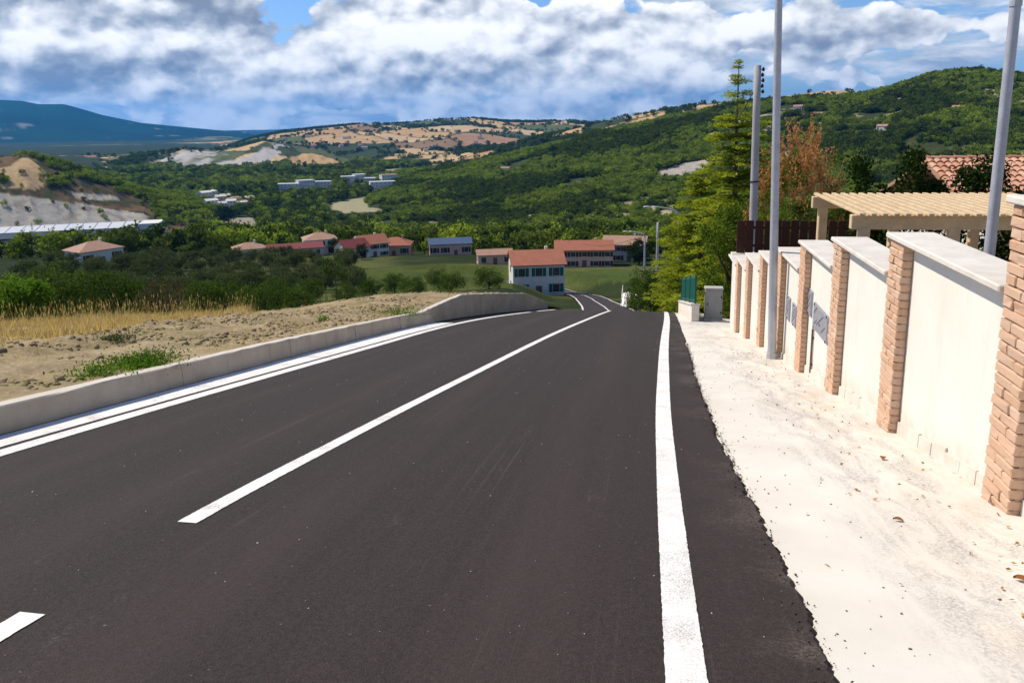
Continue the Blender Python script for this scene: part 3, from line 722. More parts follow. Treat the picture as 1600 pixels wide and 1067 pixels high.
# ------------------------------------------------------------------ poles, lamps, cables
def street_lamp(label, base, h, lean=(0, 0), r0=.09, r1=.05, arm=None, group=None, band=None):
    t = thing('street_lamp', label, 'street lamp', base, group); x, y, z = base
    P = lambda k: (x+lean[0]*k, y+lean[1]*k, z+h*k)
    MB().tube([P(-.01)]+[P(k/8) for k in range(9)], [r0]+[r0+(r1-r0)*k/8 for k in range(9)], 12).build('pole', M_GALV, t, True)
    MB().tube([P(-.005), (x, y, z+.12)], [r0*1.35, r0*1.2], 12).build('base_collar', M_GALV, t)
    if band: MB().tube([P(band), P(band+.03/h*2)], r0*1.05, 12).build('band', M_GALV, t)
    tp = Vector(P(1)); L, rise, az = arm
    dx, dy = math.cos(az), math.sin(az)
    pts = [tp+Vector((dx*L*(1-math.cos(a)), dy*L*(1-math.cos(a)), rise*math.sin(a))) for a in np.linspace(0, math.pi/2*.93, 9)]
    MB().tube(pts, [r1*.95]*3+[r1*.8]*6, 8).build('arm', M_GALV, t, True)
    e = pts[-1]; hd = MB()
    n = 8; q = []
    for i in range(n+1):
        k = i/n; w = .13*math.sin(math.pi*min(1, .15+k*.85))**.6; q.append((k*.62, w, .07*math.sin(math.pi*min(1, .1+k*.8))))
    v = []
    for u, w, hh in q:
        c = e+Vector((dx*u, dy*u, 0))
        for a in range(8): v.append((c.x-dy*w*math.cos(a*math.pi/4), c.y+dx*w*math.cos(a*math.pi/4), c.z+hh*math.sin(a*math.pi/4)))
    hd.add(v, [(i*8+a, i*8+(a+1) % 8, i*8+8+(a+1) % 8, i*8+8+a) for i in range(n) for a in range(8)]+[tuple(range(7, -1, -1)), tuple(n*8+a for a in range(8))])
    hd.build('lamp_head', M_GALV, t, True)
    return t
street_lamp('tall galvanised lamp pole standing on the pavement against the white wall', (2.28, 13.6, float(zr(13.6))-.03), 9.2, (-.27, 0), .075, .05, (1.5, .5, math.pi))
street_lamp('thick grey lamp pole with a ring collar rising behind the timber pergola', (4.26, 10.3, float(zr(10.3))+.7), 8.6, (0, 0), .066, .052, (1.4, .5, math.pi), band=.47)
street_lamp('slim street lamp with a curved arm rising out of the conifers', (2.75, 60, float(zr(60))-.3), 8.6, (-.1, 0), .105, .07, (2.3, .55, math.pi*.98))
street_lamp('slim street lamp with a curved arm beside the lower bend of the road', (.2, 86, float(zr(86))-.1), 8.3, (0, 0), .12, .085, (2.0, .45, math.pi*.98))
def utility_pole(label, base, h, lean, r0, r1):
    t = thing('utility_pole', label, 'utility pole', base); x, y, z = base
    P = lambda k: (x+lean*k, y, z+h*k)
    MB().tube([P(k/6) for k in range(7)], [r0+(r1-r0)*k/6 for k in range(7)], 10).build('pole', M_PCONC, t, True)
    MB().tube([P(.57), P(.575)], r0*1.02, 10).build('band', M_DARK, t)
    for i, k in enumerate((.985, .965, .945, .925, .905)):
        p = P(k); s = 1 if i % 2 == 0 else .7
        MB().tube([(p[0]+r1*.5, p[1], p[2]), (p[0]+r1+.07*s, p[1], p[2])], .012, 6).build('bracket', M_DARK, t)
        MB().tube([(p[0]+r1+.06*s, p[1], p[2]-.05), (p[0]+r1+.06*s, p[1], p[2]), (p[0]+r1+.06*s, p[1], p[2]+.06)], [.03, .045, .02], 8).build('insulator', M_DARK, t, True)
    return P(.93)
pa = utility_pole('grey concrete utility pole with insulators behind the brown board fence', (3.28, 23.6, float(zr(23.6))-.1), 7.75, -.12, .135, .10)
pb = utility_pole('shorter concrete utility pole half hidden by conifers down the road', (1.35, 72, float(zr(72))-.3), 8.9, 0, .17, .12)
def cable(label, a, b, sag, r=.014):
    a, b = Vector(a), Vector(b); pts = [a.lerp(b, k/16)+Vector((0, 0, -sag*4*(k/16)*(1-k/16))) for k in range(17)]
    tag(MB().tube(pts, r, 5).build('overhead_cable', M_DARK), label, 'cable', 'overhead cables')
cable('thin black overhead cable sloping down between the two utility poles', pa, pb, 1.0)
cable('thin overhead cable leaving the shorter utility pole towards the valley', pb, (-9, 118, -17.5), .8, .022)

# ------------------------------------------------------------------ cabinet, low wall with green railing, board fence
def cabinet():
    Y = 25.8; x = 2.36; z = float(zr(Y))-.03
    t = thing('electrical_cabinet', 'pale grey electrical cabinet standing at the end of the pavement', 'cabinet', (x, Y, z))
    MB().box((x, Y, z+.05), (.60, .36, .12)).build('plinth', M_COPING, t)
    MB().box((x, Y, z+.60), (.56, .32, .99), 0, .012).build('body', M_CAB, t)
    MB().box((x, Y, z+1.13), (.61, .37, .07), 0, .015).build('roof', M_CAB, t)
    d = MB().box((x-.015, Y-.166, z+.60), (.46, .012, .90), 0, .004).build('door', M_CAB, t)
    for h in (.32, .86): MB().box((x+.24, Y-.172, z+h), (.035, .02, .07), 0, .004).build('hinge', M_DARK, t)
    MB().box((x-.2, Y-.178, z+.62), (.03, .016, .09), 0, .004).build('handle', M_DARK, d)
cabinet()
def green_rail():
    Ya, Yb, x = 24.9, 31.8, 1.60
    t = thing('low_wall', 'low white wall with a bare end between the road and the conifers', 'wall', (x, Ya, float(zr(Ya))))
    za, zb = float(zr(Ya)), float(zr(Yb)); xb = 1.50
    v = []
    for X0, X1, Y, z in ((x, x+.24, Ya, za), (xb, xb+.24, Yb, zb)): v += [(X0, Y, z-.3), (X1, Y, z-.3), (X1, Y, z+.52), (X0, Y, z+.52)]
    MB().add(v, [(0, 1, 2, 3), (7, 6, 5, 4), (0, 4, 5, 1), (1, 5, 6, 2), (2, 6, 7, 3), (3, 7, 4, 0)]).build('wall', M_PLASTER, t)
    v = []
    for X0, X1, Y, z in ((x-.03, x+.27, Ya-.03, za+.522), (xb-.03, xb+.27, Yb, zb+.522)): v += [(X0, Y, z), (X1, Y, z), (X1, Y, z+.05), (X0, Y, z+.05)]
    MB().add(v, [(0, 1, 2, 3), (7, 6, 5, 4), (0, 4, 5, 1), (1, 5, 6, 2), (2, 6, 7, 3), (3, 7, 4, 0)]).build('coping', M_COPING, t)
    r = thing('railing', 'dark green metal slat railing mounted on the low white wall', 'railing', (x+.12, Ya, za+.57))
    n = 46
    def at(k, h): return (x+.12+(xb-x)*k, Ya+(Yb-Ya)*k, za+(zb-za)*k+.57+h)
    for h in (.10, .86): MB().tube([at(.02, h), at(1, h)], .022, 6).build('rail', M_GREEN, r)
    for i in range(n):
        p = at(.02+.98*i/(n-1), .47)
        if i % 15 == 0: MB().box(p, (.06, .06, .98), 0, .006).build('post', M_GREEN, r)
        else: MB().box(p, (.02, .105, .86), 0, .004).build('slat', M_GREEN, r)
green_rail()
def board_fence():
    Y, z0 = 21.72, -2.085
    t = thing('board_fence', 'dark brown vertical board fence on top of the wall end', 'fence', (4.2, Y, z0))
    x = 2.55; i = 0
    while x < 6.1:
        w = .21+random.uniform(-.012, .012); h = .90+random.uniform(-.012, .012)
        MB().box((x+w/2, Y-.03+random.gauss(0, .003), z0+h/2), (w, .025, h), random.gauss(0, .015), .004).build('board', M_BROWN, t)
        x += w+random.choice((.012, .03, .045)); i += 1
    for h in (.2, .7): MB().box((4.35, Y+.012, z0+h), (3.6, .045, .07)).build('rail', M_BROWN, t)
    for px in (2.62, 3.8, 5.0, 6.1): MB().box((px, Y+.07, z0+.45), (.08, .08, .92)).build('post', M_BROWN, t)
board_fence()

# ------------------------------------------------------------------ pergola and tiled house behind the wall
def pergola():
    Y0, Y1, x0, x1 = 13.4, 16.6, 3.4, 7.3; zt = -.06; g0 = float(zr(Y0))+.6
    t = thing('pergola', 'pale timber pergola with wide beams and slatted top behind the garden wall', 'pergola', ((x0+x1)/2, (Y0+Y1)/2, g0))
    for px in (x0+.22, 5.0, x1-.8):
        for py in (Y0+.08, Y1-.08):
            gz = float(zr(py))+.6
            MB().box((px, py, (zt-.16+gz)/2), (.17, .17, zt-.16-gz), 0, .012).build('post', M_TIMBER, t)
    for py in (Y0+.08, Y1-.08): MB().box(((x0+x1)/2, py, zt-.075), (x1-x0, .14, .24), 0, .012).build('beam', M_TIMBER, t)
    n = 22
    for i in range(n):
        px = x0+.12+(x1-x0-.24)*i/(n-1)
        MB().box((px, (Y0+Y1)/2, zt+.072), (.085, Y1-Y0+.36, .05), 0, .008).build('rafter', M_TIMBER, t)
pergola()
def tiled_house():
    Xa, Xb, Yr, Ye, zr_, ze = 8.75, 19.0, 26.4, 21.8, .16, -1.25
    t = thing('tiled_house', 'low house with a terracotta pantile roof rising beyond the pergola', 'house', ((Xa+Xb)/2, Yr, float(zr(Yr))))
    MB().box(((Xa+Xb)/2+.2, Yr, -3.6), (Xb-Xa-.6, 7.6, 4.6)).build('wall', M_HW, t)
    rf = MB(); rf.add([(Xa, Ye, ze), (Xb, Ye, ze), (Xb, Yr, zr_), (Xa, Yr, zr_), (Xb, 2*Yr-Ye, ze), (Xa, 2*Yr-Ye, ze),
                       (Xa, Ye, ze-.12), (Xb, Ye, ze-.12), (Xb, Yr, zr_-.14), (Xa, Yr, zr_-.14), (Xb, 2*Yr-Ye, ze-.12), (Xa, 2*Yr-Ye, ze-.12)],
                      [(0, 1, 2, 3), (3, 2, 4, 5), (6, 9, 8, 7), (9, 11, 10, 8), (0, 6, 7, 1), (0, 3, 9, 6), (3, 5, 11, 9), (1, 7, 8, 2), (2, 8, 10, 4), (4, 10, 11, 5)])
    ro = rf.build('roof', M_ROOF2, t)
    sl = math.atan2(zr_-ze, Yr-Ye); L = math.hypot(zr_-ze, Yr-Ye)
    def tile_mesh(w):
        b = MB(); v = []
        for y, s in ((0, 1.0), (.44, .88)):
            for rad in (1.0, .84):
                for a in range(7):
                    an = math.pi*a/6; v.append((math.cos(an)*w/2*s*rad, y, math.sin(an)*w*.42*s*rad+(.022 if y == 0 else 0)))
        f = [(a, a+1, 14+a+1, 14+a) for a in range(6)]+[(7+a+1, 7+a, 21+a, 21+a+1) for a in range(6)]+[(a+1, a, 7+a, 7+a+1) for a in range(6)]
        me = bpy.data.meshes.new('roof_tile'); me.from_pydata(v, [], [q[::-1] for q in f]); me.materials.append(M_TILE); me.update(); return me
    tm = tile_mesh(.21); lo = t.location
    rows, pitch = 12, L/12
    rest = MB()
    for r in range(rows):
        for c in range(46):
            px = Xa+.1+.222*c; d = r*pitch
            P = Vector((px, Ye+d*math.cos(sl), ze+d*math.sin(sl)+.012))
            if c < 21:
                o = link('roof_tile', tm, ro); o.location = P-lo+Vector((random.gauss(0, .004), random.gauss(0, .006), 0)); o.rotation_euler = (sl-.03, 0, random.gauss(0, .02))
            else:
                m = Matrix.Translation(P) @ Matrix.Rotation(sl-.03, 4, 'X')
                rest.add([m @ v.co for v in tm.vertices], [tuple(p.vertices) for p in tm.polygons])
    tag(rest.build('tile_courses', M_TILE, ro), kind='stuff')
    for c in range(24):
        o = link('ridge_tile', tm, ro); o.location = Vector((Xa+.05+.40*c, Yr, zr_+.03))-lo; o.rotation_euler = (0, 0, -math.pi/2)
    MB().tube([(Xa-.02, Ye-.05, ze-.10), (Xb, Ye-.05, ze-.10)], .06, 8).build('gutter', M_PIPE, t)
tiled_house()

# ------------------------------------------------------------------ plants
def leaf_mesh(name, c, size, m, aspect=.6, up=.0, tint=None, axis=None, rng=RNG):
    """one diamond leaf per centre; size scalar or array; axis = leaf direction"""
    n = len(c); size = np.broadcast_to(np.asarray(size, float), (n,))*rng.uniform(.7, 1.3, n)
    if axis is None: axis = rng.normal(size=(n, 3)); axis[:, 2] += up
    a = axis/np.linalg.norm(axis, axis=1, keepdims=True)
    b = np.cross(a, rng.normal(size=(n, 3))); b /= np.linalg.norm(b, axis=1, keepdims=True)+1e-9
    a = a*size[:, None]; b = b*(size*aspect)[:, None]
    v = np.stack([c-a*.5, c+b*.5-a*.05, c+a*.5, c-b*.5-a*.05], 1).reshape(-1, 3)
    f = np.arange(n*4).reshape(n, 4)
    if tint is None: tint = rng.random(n)
    return np_mesh(name, v, f, m, False, {'tint': ('FLOAT', 'POINT', np.repeat(tint, 4))})
def clump_points(H, rx, z0, n_cl, n_leaf, cl_r, rng, flat_=1.0, lump=.35):
    """leaf positions: clumps spread through an uneven crown"""
    d = rng.normal(size=(n_cl, 3)); d /= np.linalg.norm(d, axis=1, keepdims=True)
    rad = rng.uniform(.35, 1.0, n_cl)**.6*(1+lump*(rng.random(n_cl)-.5))
    cz = (z0+H)/2; cen_ = np.stack([d[:, 0]*rx*rad, d[:, 1]*rx*rad, cz+d[:, 2]*(H-z0)/2*rad*flat_], 1)
    cr = cl_r*rng.uniform(.6, 1.35, n_cl)
    k = rng.integers(0, n_cl, n_leaf); o = rng.normal(size=(n_leaf, 3))*.48
    p = cen_[k]+o*cr[k][:, None]*np.array([1, 1, .75])
    tint = np.clip(.45*rng.random(n_leaf)+.55*rng.random(n_cl)[k], 0, 1)
    return p, tint, cen_
def broadleaf(name, label, cat, base, H, rx, m, leaf, n_leaf, n_cl=60, z0=None, group=None, seed=0, aspect=.6, trunk=True):
    rng = np.random.default_rng(seed+11); z0 = H*.12 if z0 is None else z0
    t = thing(name, label, cat, base, group)
    p, tint, cen_ = clump_points(H, rx, z0, n_cl, n_leaf, rx*.34, rng)
    link('crown', leaf_mesh('crown', p, leaf, m, aspect, .3, tint, rng=rng), t)
    b = MB(); r0 = H*.022+.02
    b.tube([(0, 0, -.2), (rng.normal()*.03*H, rng.normal()*.03*H, H*.3), (rng.normal()*.05*H, rng.normal()*.05*H, H*.8)], [r0*1.3, r0, r0*.3], 7)
    for i in range(min(16, n_cl)):
        c = cen_[i]; b.tube([(0, 0, H*.12+.25*H*rng.random()), (c[0]*.5, c[1]*.5, c[2]*.7), tuple(c)], [r0*.5, r0*.32, r0*.1], 5)
    b.build('trunk', M_BARK, t, True, True)
    return t
def cedar(label, base, H, R, seed, n_whorl=36, top=0.24):
    rng = np.random.default_rng(seed); t = thing('cedar_tree', label, 'tree', base, 'conifers below the garden wall')
    tr = MB(); tr.tube([(0, 0, -.3), (.05, 0, H*.4), (0, .04, H*.8), (0, 0, H)], [.17, .12, .045, .012], 8)
    C_, A_, S_, T_ = [], [], [], []
    for w in range(n_whorl):
        k = w/(n_whorl-1); z = H*(.08+.91*k**.95)
        spire = k > 1-top
        L = R*((1-k)**.72)*(1.0 if not spire else .85)+.10
        nb = 7 if not spire else int(rng.integers(2, 5))
        z += rng.normal()*(.10 if not spire else .07)
        for j in range(nb):
            a = rng.uniform(0, 2*math.pi); l = L*rng.uniform(.55, 1.1)*(.72+.5*fbm(np.array([math.cos(a)*1.6+seed]), np.array([math.sin(a)*1.6+z*.75]), 2)[0]*1.15); rise = (.12+.35*k)*l; dx, dy = math.cos(a), math.sin(a)
            def bp(s): return np.array([dx*l*s, dy*l*s, z+rise*s-.30*l*s*s])
            tr.tube([bp(0), bp(.5), bp(1)], [.028*(1-k)+.008, .016*(1-k)+.006, .004], 4, False)
            ns = int(5+l*15)
            for q in range(ns):
                s = rng.uniform(.12, 1.0) if not spire else rng.uniform(.05, 1)
                wd = l*.30*(1-.5*s)*rng.uniform(-1, 1)
                c = bp(s)+np.array([-dy*wd, dx*wd, rng.normal()*.03-.05*abs(wd)])
                m_ = 9 if not spire else 7
                off = rng.normal(size=(m_, 3))*np.array([.085, .085, .028])
                ax = np.array([dx, dy, .1])+rng.normal(size=(m_, 3))*np.array([.75, .75, .35]); ax[:, 2] -= .12
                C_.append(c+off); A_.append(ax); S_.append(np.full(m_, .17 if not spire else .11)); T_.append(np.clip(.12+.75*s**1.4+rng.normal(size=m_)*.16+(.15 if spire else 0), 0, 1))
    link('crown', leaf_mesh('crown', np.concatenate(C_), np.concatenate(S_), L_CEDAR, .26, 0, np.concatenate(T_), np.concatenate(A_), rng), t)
    tr.build('trunk', M_BARK, t, True, True)
    return t
def gz(X, Y): return float(terrain(np.array([X]), np.array([Y]))[0])
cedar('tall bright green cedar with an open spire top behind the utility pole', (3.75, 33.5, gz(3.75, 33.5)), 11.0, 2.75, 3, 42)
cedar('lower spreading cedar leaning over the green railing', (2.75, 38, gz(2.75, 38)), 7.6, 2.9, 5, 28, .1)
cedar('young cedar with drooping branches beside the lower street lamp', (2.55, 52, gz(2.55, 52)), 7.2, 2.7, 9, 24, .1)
broadleaf('laurel_tree', 'dense glossy laurel tree between the cabinet and the cedars', 'tree', (3.35, 28.2, gz(3.35, 28.2)), 5.0, 1.35, L_LAUREL, .10, 15000, 90, .2, seed=4)
broadleaf('laurel_tree', 'dark laurel bush between the photinia and the tiled house', 'tree', (6.5, 26.2, gz(6.5, 26.2)), 4.8, 1.1, L_LAUREL, .10, 12000, 80, .3, seed=6)
def photinia():
    base = (4.78, 25.4, gz(4.78, 25.4)); rng = np.random.default_rng(21)
    t = thing('photinia_bush', 'tall photinia bush with coppery red new shoots behind the lamp pole', 'bush', base)
    H, rx = 7.1, 1.4
    p, tint, cen_ = clump_points(H*.86, rx*.95, .2, 90, 15000, .33, rng)
    link('crown', leaf_mesh('crown', p, .085, L_LAUREL, .5, .4, tint*.8, rng=rng), t)
    # upright red shoots
    n = 330; a = rng.uniform(0, 2*math.pi, n); rr = np.sqrt(rng.random(n))*rx*1.05
    z1 = .2+H*.86*np.sqrt(np.clip(1-(rr/(rx*1.25))**2, 0, 1))*rng.uniform(.74, 1.02, n)
    P_, A_, T_ = [], [], []
    for i in range(n):
        if z1[i] < (.50+.14*math.sin(i*1.7))*H: continue
        ln = rng.uniform(.35, .75); s = rng.random(26); d = np.array([math.cos(a[i])*.28, math.sin(a[i])*.28, 1.0])
        q = np.array([math.cos(a[i])*rr[i], math.sin(a[i])*rr[i], z1[i]])+d*(s*ln)[:, None]+rng.normal(size=(26, 3))*.035
        P_.append(q); T_.append(np.clip(s*.7+rng.random(26)*.4, 0, 1)); A_.append(np.array([0, 0, 1.1])+rng.normal(size=(26, 3))*.7)
    link('red_shoots', leaf_mesh('red_shoots', np.concatenate(P_), .085, L_RED, .42, .4, np.concatenate(T_), np.concatenate(A_), rng), t)
    b = MB()
    for i in range(9): b.tube([(0, 0, -.2), (cen_[i][0]*.4, cen_[i][1]*.4, 1.2), tuple(cen_[i])], [.04, .025, .008], 5)
    b.build('trunk', M_BARK, t, True, True)
photinia()
def hedge(label, x0, x1, Y, z0, h, d, m, n, seed):
    rng = np.random.default_rng(seed); t = thing('hedge', label, 'hedge', ((x0+x1)/2, Y, z0))
    p = rng.random((n, 3)); sh = rng.integers(0, 3, n)
    u = p[:, 0]; v = p[:, 1]; w = p[:, 2]
    w = np.where(sh == 0, 1-.12*rng.random(n), w); v = np.where(sh == 1, .12*rng.random(n), v)
    hh = h*(.9+.14*np.sin(u*21+seed)+.10*np.sin(u*53))
    q = np.stack([(u-.5)*(x1-x0)+rng.normal(size=n)*.06, (v-.5)*d+rng.normal(size=n)*.06, w*hh+rng.normal(size=n)*.05], 1)
    link('foliage', leaf_mesh('foliage', q, .10, m, .55, .2, rng=rng), t)
    b = MB()
    for i in range(7): xx = (x1-x0)*(i/6-.5)*.9; b.tube([(xx, 0, -.2), (xx+.1, 0, h*.8)], [.03, .01], 5)
    b.build('stem', M_BARK, t, True, True)
hedge('dark green clipped hedge behind the timber pergola', 4.6, 9.2, 18.3, float(zr(18.3))+.6, 3.35, 1.0, L_DARK, 22000, 2)
hedge('green hedge growing between the pergola and the tiled house', 8.2, 13.0, 20.2, float(zr(20.2))+.6, 2.0, .8, L_BUSH, 9000, 5)

# ------------------------------------------------------------------ woods (uncountable): points with tree instances
def proto(name, H, rx, n_leaf, leaf, m, seed, n_cl=26, tall=False):
    """a tree of unit height kept out of the scene, used only by the woods"""
    rng = np.random.default_rng(seed); p, tint, cen_ = clump_points(H, rx, .1*H, n_cl, n_leaf, rx*.42, rng)
    me = leaf_mesh(name, p, leaf, m, .75, .2, tint, rng=rng)
    o = bpy.data.objects.new(name, me); return o
def woods(name, label, pts, hs, protos):
    coll = bpy.data.collections.new(name+'_kinds')
    for p in protos: coll.objects.link(p)
    me = bpy.data.meshes.new(name); me.vertices.add(len(pts)); me.vertices.foreach_set('co', pts.astype(np.float32).ravel())
    a = me.attributes.new('size', 'FLOAT', 'POINT'); a.data.foreach_set('value', hs.astype(np.float32))
    me.update(); o = link(name, me)
    ng = bpy.data.node_groups.new(name, 'GeometryNodeTree')
    ng.interface.new_socket('Geometry', in_out='INPUT', socket_type='NodeSocketGeometry'); ng.interface.new_socket('Geometry', in_out='OUTPUT', socket_type='NodeSocketGeometry')
    N, Lk = ng.nodes, ng.links
    gi, go = N.new('NodeGroupInput'), N.new('NodeGroupOutput'); ci = N.new('GeometryNodeCollectionInfo'); ci.inputs['Collection'].default_value = coll
    ci.inputs['Separate Children'].default_value = True; ci.inputs['Reset Children'].default_value = True
    iop = N.new('GeometryNodeInstanceOnPoints'); iop.inputs['Pick Instance'].default_value = True
    na = N.new('GeometryNodeInputNamedAttribute'); na.data_type = 'FLOAT'; na.inputs['Name'].default_value = 'size'
    rv = N.new('FunctionNodeRandomValue'); rv.data_type = 'FLOAT_VECTOR'; rv.inputs[0].default_value = (-.06, -.06, 0); rv.inputs[1].default_value = (.06, .06, 6.28)
    Lk.new(gi.outputs[0], iop.inputs['Points']); Lk.new(ci.outputs[0], iop.inputs['Instance']); Lk.new(na.outputs['Attribute'], iop.inputs['Scale']); Lk.new(rv.outputs[0], iop.inputs['Rotation'])
    Lk.new(iop.outputs[0], go.inputs[0])
    md = o.modifiers.new('scatter', 'NODES'); md.node_group = ng
    tag(o, label, 'woodland', kind='stuff')
    return o
def sample(n, x0, x1, r0, r1, power=2.0):
    """points of the country between two photo columns and two distances, even per area"""
    a0, a1 = el_az(x0, 300)[1], el_az(x1, 300)[1]
    a = RNG.uniform(a0, a1, n); r = (RNG.uniform(r0**power, r1**power, n))**(1/power)
    X, Y = r*np.sin(a), r*np.cos(a); z, idx = terrain(X, Y, True)
    px, py = project(np.stack([X, Y, z], -1))
    return X, Y, z, idx, r, px, py
KEEPOUT = []          # (X, Y, radius) of buildings, filled below
def clear_of(X, Y, extra=0.0):
    ok = np.ones(X.shape, bool)
    for bx, by, br in KEEPOUT: ok &= np.hypot(X-bx, Y-by) > br+extra
    return ok

# ------------------------------------------------------------------ buildings of the valley
def house(name, label, x, r, w, d, h, yaw, wallm, roofm, roof='gable', rh=1.6, wins=(3, 2), group=None, cat='house', sink=.6, ov=.4, chimney=True, P=None):
    X, Y, z = P or spot(x, r)
    face = math.atan2(X, Y); rz = -face+yaw                                   # yaw 0: front faces the viewer
    t = thing(name, label, cat, (X, Y, z), group); t.rotation_euler = (0, 0, rz)
    KEEPOUT.append((X, Y, max(w, d)*.62))
    if r > 900: KEEPOUT.extend([(X*q, Y*q, w*.6) for q in (.975, .95, .925)])
    L = lambda mb, n, m, par=t: mb.build(n, m, par, False, True)
    if wins == (0, 0) or True:
        wall = MB(); wall.box((0, 0, (h-sink)/2), (w, d, h+sink))
        if roof == 'gable':
            wall.add([(-w/2, -d/2, h), (-w/2, d/2, h), (-w/2, 0, h+rh), (w/2, -d/2, h), (w/2, d/2, h), (w/2, 0, h+rh)], [(0, 2, 1), (3, 4, 5)])
        wo = L(wall, 'wall', wallm)
    rf = MB(); a, b = w/2+ov, d/2+ov; e = rh*ov/(d/2); T = .16
    if roof == 'gable':
        v = [(-a, -b, h-e), (a, -b, h-e), (a, 0, h+rh), (-a, 0, h+rh), (a, b, h-e), (-a, b, h-e)]; v = [(p[0], p[1], p[2]+.03) for p in v]; v += [(p[0], p[1], p[2]+T) for p in v]
        rf.add(v, [(0, 3, 2, 1), (3, 5, 4, 2), (6, 7, 8, 9), (9, 8, 10, 11), (0, 1, 7, 6), (1, 2, 8, 7), (2, 4, 10, 8), (4, 5, 11, 10), (5, 3, 9, 11), (3, 0, 6, 9)])
    elif roof == 'hip':
        k = max(0.3, w/2-d/2); v = [(-a, -b, h), (a, -b, h), (a, b, h), (-a, b, h), (-k, 0, h+rh), (k, 0, h+rh)]
        v = [(p[0], p[1], p[2]+.04) for p in v]+[(-a, -b, h-.1), (a, -b, h-.1), (a, b, h-.1), (-a, b, h-.1)]
        rf.add(v, [(0, 1, 5, 4), (1, 2, 5), (2, 3, 4, 5), (3, 0, 4), (0, 6, 7, 1), (1, 7, 8, 2), (2, 8, 9, 3), (3, 9, 6, 0), (9, 8, 7, 6)])
    else:
        rf.box((0, 0, h+.12), (w+.5, d+.5, .30), 0, .05)
    ro = L(rf, 'roof', roofm)
    if chimney and roof != 'flat': L(MB().box((w*.22, d*.12, h+rh*.9), (.6, .6, 1.5), 0, .03), 'chimney', wallm, ro)
    nc, nf = wins
    for f_ in range(nf):
        for c in range(nc):
            ww = min(1.2, w/(nc*2.0)); fh = h/nf; wh = min(1.5, fh*.48); cx = -w/2+w*(c+.5)/nc; cz = fh*(f_+.55)
            if f_ == 0 and c == nc//2 and h < 12:
                dr = L(MB().box((cx, -d/2-.02, 1.05), (1.1, .10, 2.1)), 'door', M_PIPE); continue
            wn = L(MB().box((cx, -d/2-.02, cz), (ww+.24, .08, wh+.24)), 'window', M_FRAME)
            L(MB().box((cx, -d/2-.07, cz), (ww, .04, wh)), 'pane', M_GLASS, wn)
            if r < 300 and h > 3.5:
                for q in (-1, 1): L(MB().box((cx+q*(ww*.75+.12), -d/2-.06, cz), (ww*.5, .05, wh+.1)), 'shutter', M_BROWN if w > 10 else M_GREEN, wn)
                L(MB().box((cx, -d/2-.10, cz-wh/2-.12), (ww+.3, .18, .07)), 'sill', M_HW, wn)
    for f_ in range(nf):
        for s in (-1, 1):
            fh = h/nf; wn = L(MB().box((s*(w/2+.02), 0, fh*(f_+.55)), (.08, 1.3, min(1.6, fh*.5))), 'window', M_FRAME); L(MB().box((s*(w/2+.07), 0, fh*(f_+.55)), (.04, 1.05, min(1.4, fh*.42))), 'pane', M_GLASS, wn)
    return t
house('white_house', 'white house with terracotta roof standing at the bend of the road', 836, 142, 9.5, 9, 6.0, .12, M_HW, M_ROOF, 'gable', 1.9, (3, 2))
house('pink_house', 'long pink house with orange roof behind the white roadside house', 912, 190, 14, 8, 4.6, .05, M_HP, M_ROOF, 'gable', 1.7, (5, 2))
house('grey_house', 'grey rendered house with clay roof below the conifers', 978, 205, 11, 8, 4.8, -.1, M_HG, M_ROOF2, 'gable', 1.7, (4, 2))
house('village_house', 'small cream cottage with low hipped roof beside the maroon shed', 381, 250, 9, 7, 3.0, .1, M_HW, M_ROOF2, 'hip', 1.6, (3, 1))
house('long_shed', 'long open shed with a maroon sheet roof', 448, 262, 20, 9, 2.9, .05, M_HG, M_RRED, 'gable', 1.2, (6, 1), cat='shed', chimney=False)
house('village_house', 'two storey white house with clay hipped roof behind the maroon shed', 494, 276, 11, 9, 5.6, .1, M_HW, M_ROOF2, 'hip', 2.0, (3, 2))
house('village_house', 'maroon roofed house at the edge of the village cluster', 545, 232, 8, 7, 3.4, .5, M_HW, M_RRED, 'gable', 2.0, (2, 1))
house('village_house', 'village house with bright orange gable roof between two others', 574, 240, 9, 8, 4.4, .35, M_HW, M_ROOF, 'gable', 2.2, (3, 2))
house('village_house', 'village house with wide orange hipped roof next to the blue shed', 614, 246, 10, 8, 3.8, -.15, M_HY, M_ROOF, 'hip', 2.1, (3, 1))
house('blue_shed', 'blue sheet metal shed with brick coloured base', 700, 240, 13, 8, 4.0, .05, M_HP, M_BLUE, 'gable', 1.3, (4, 1), cat='shed', chimney=False)
house('pink_outbuilding', 'low pink outbuilding beside the green field', 770, 200, 9, 5, 2.8, .1, M_HP, M_ROOF2, 'gable', 1.0, (3, 1), chimney=False)
house('farmhouse', 'lone farmhouse with salmon hipped roof among dark trees below the warehouse', 135, 236, 11.5, 9, 3.9, .45, M_HW, M_ROOF2, 'hip', 2.0, (3, 1))
house('grey_depot', 'square pale grey depot building beside the quarry yard', 400, 640, 20, 16, 8.5, .2, M_HG, M_RGREY, 'flat', 0, (5, 2), cat='building')
house('white_silo_house', 'small white block standing in the quarry yard', 328, 690, 7, 7, 8, .1, M_HW, M_RGREY, 'flat', 0, (2, 2), cat='building')
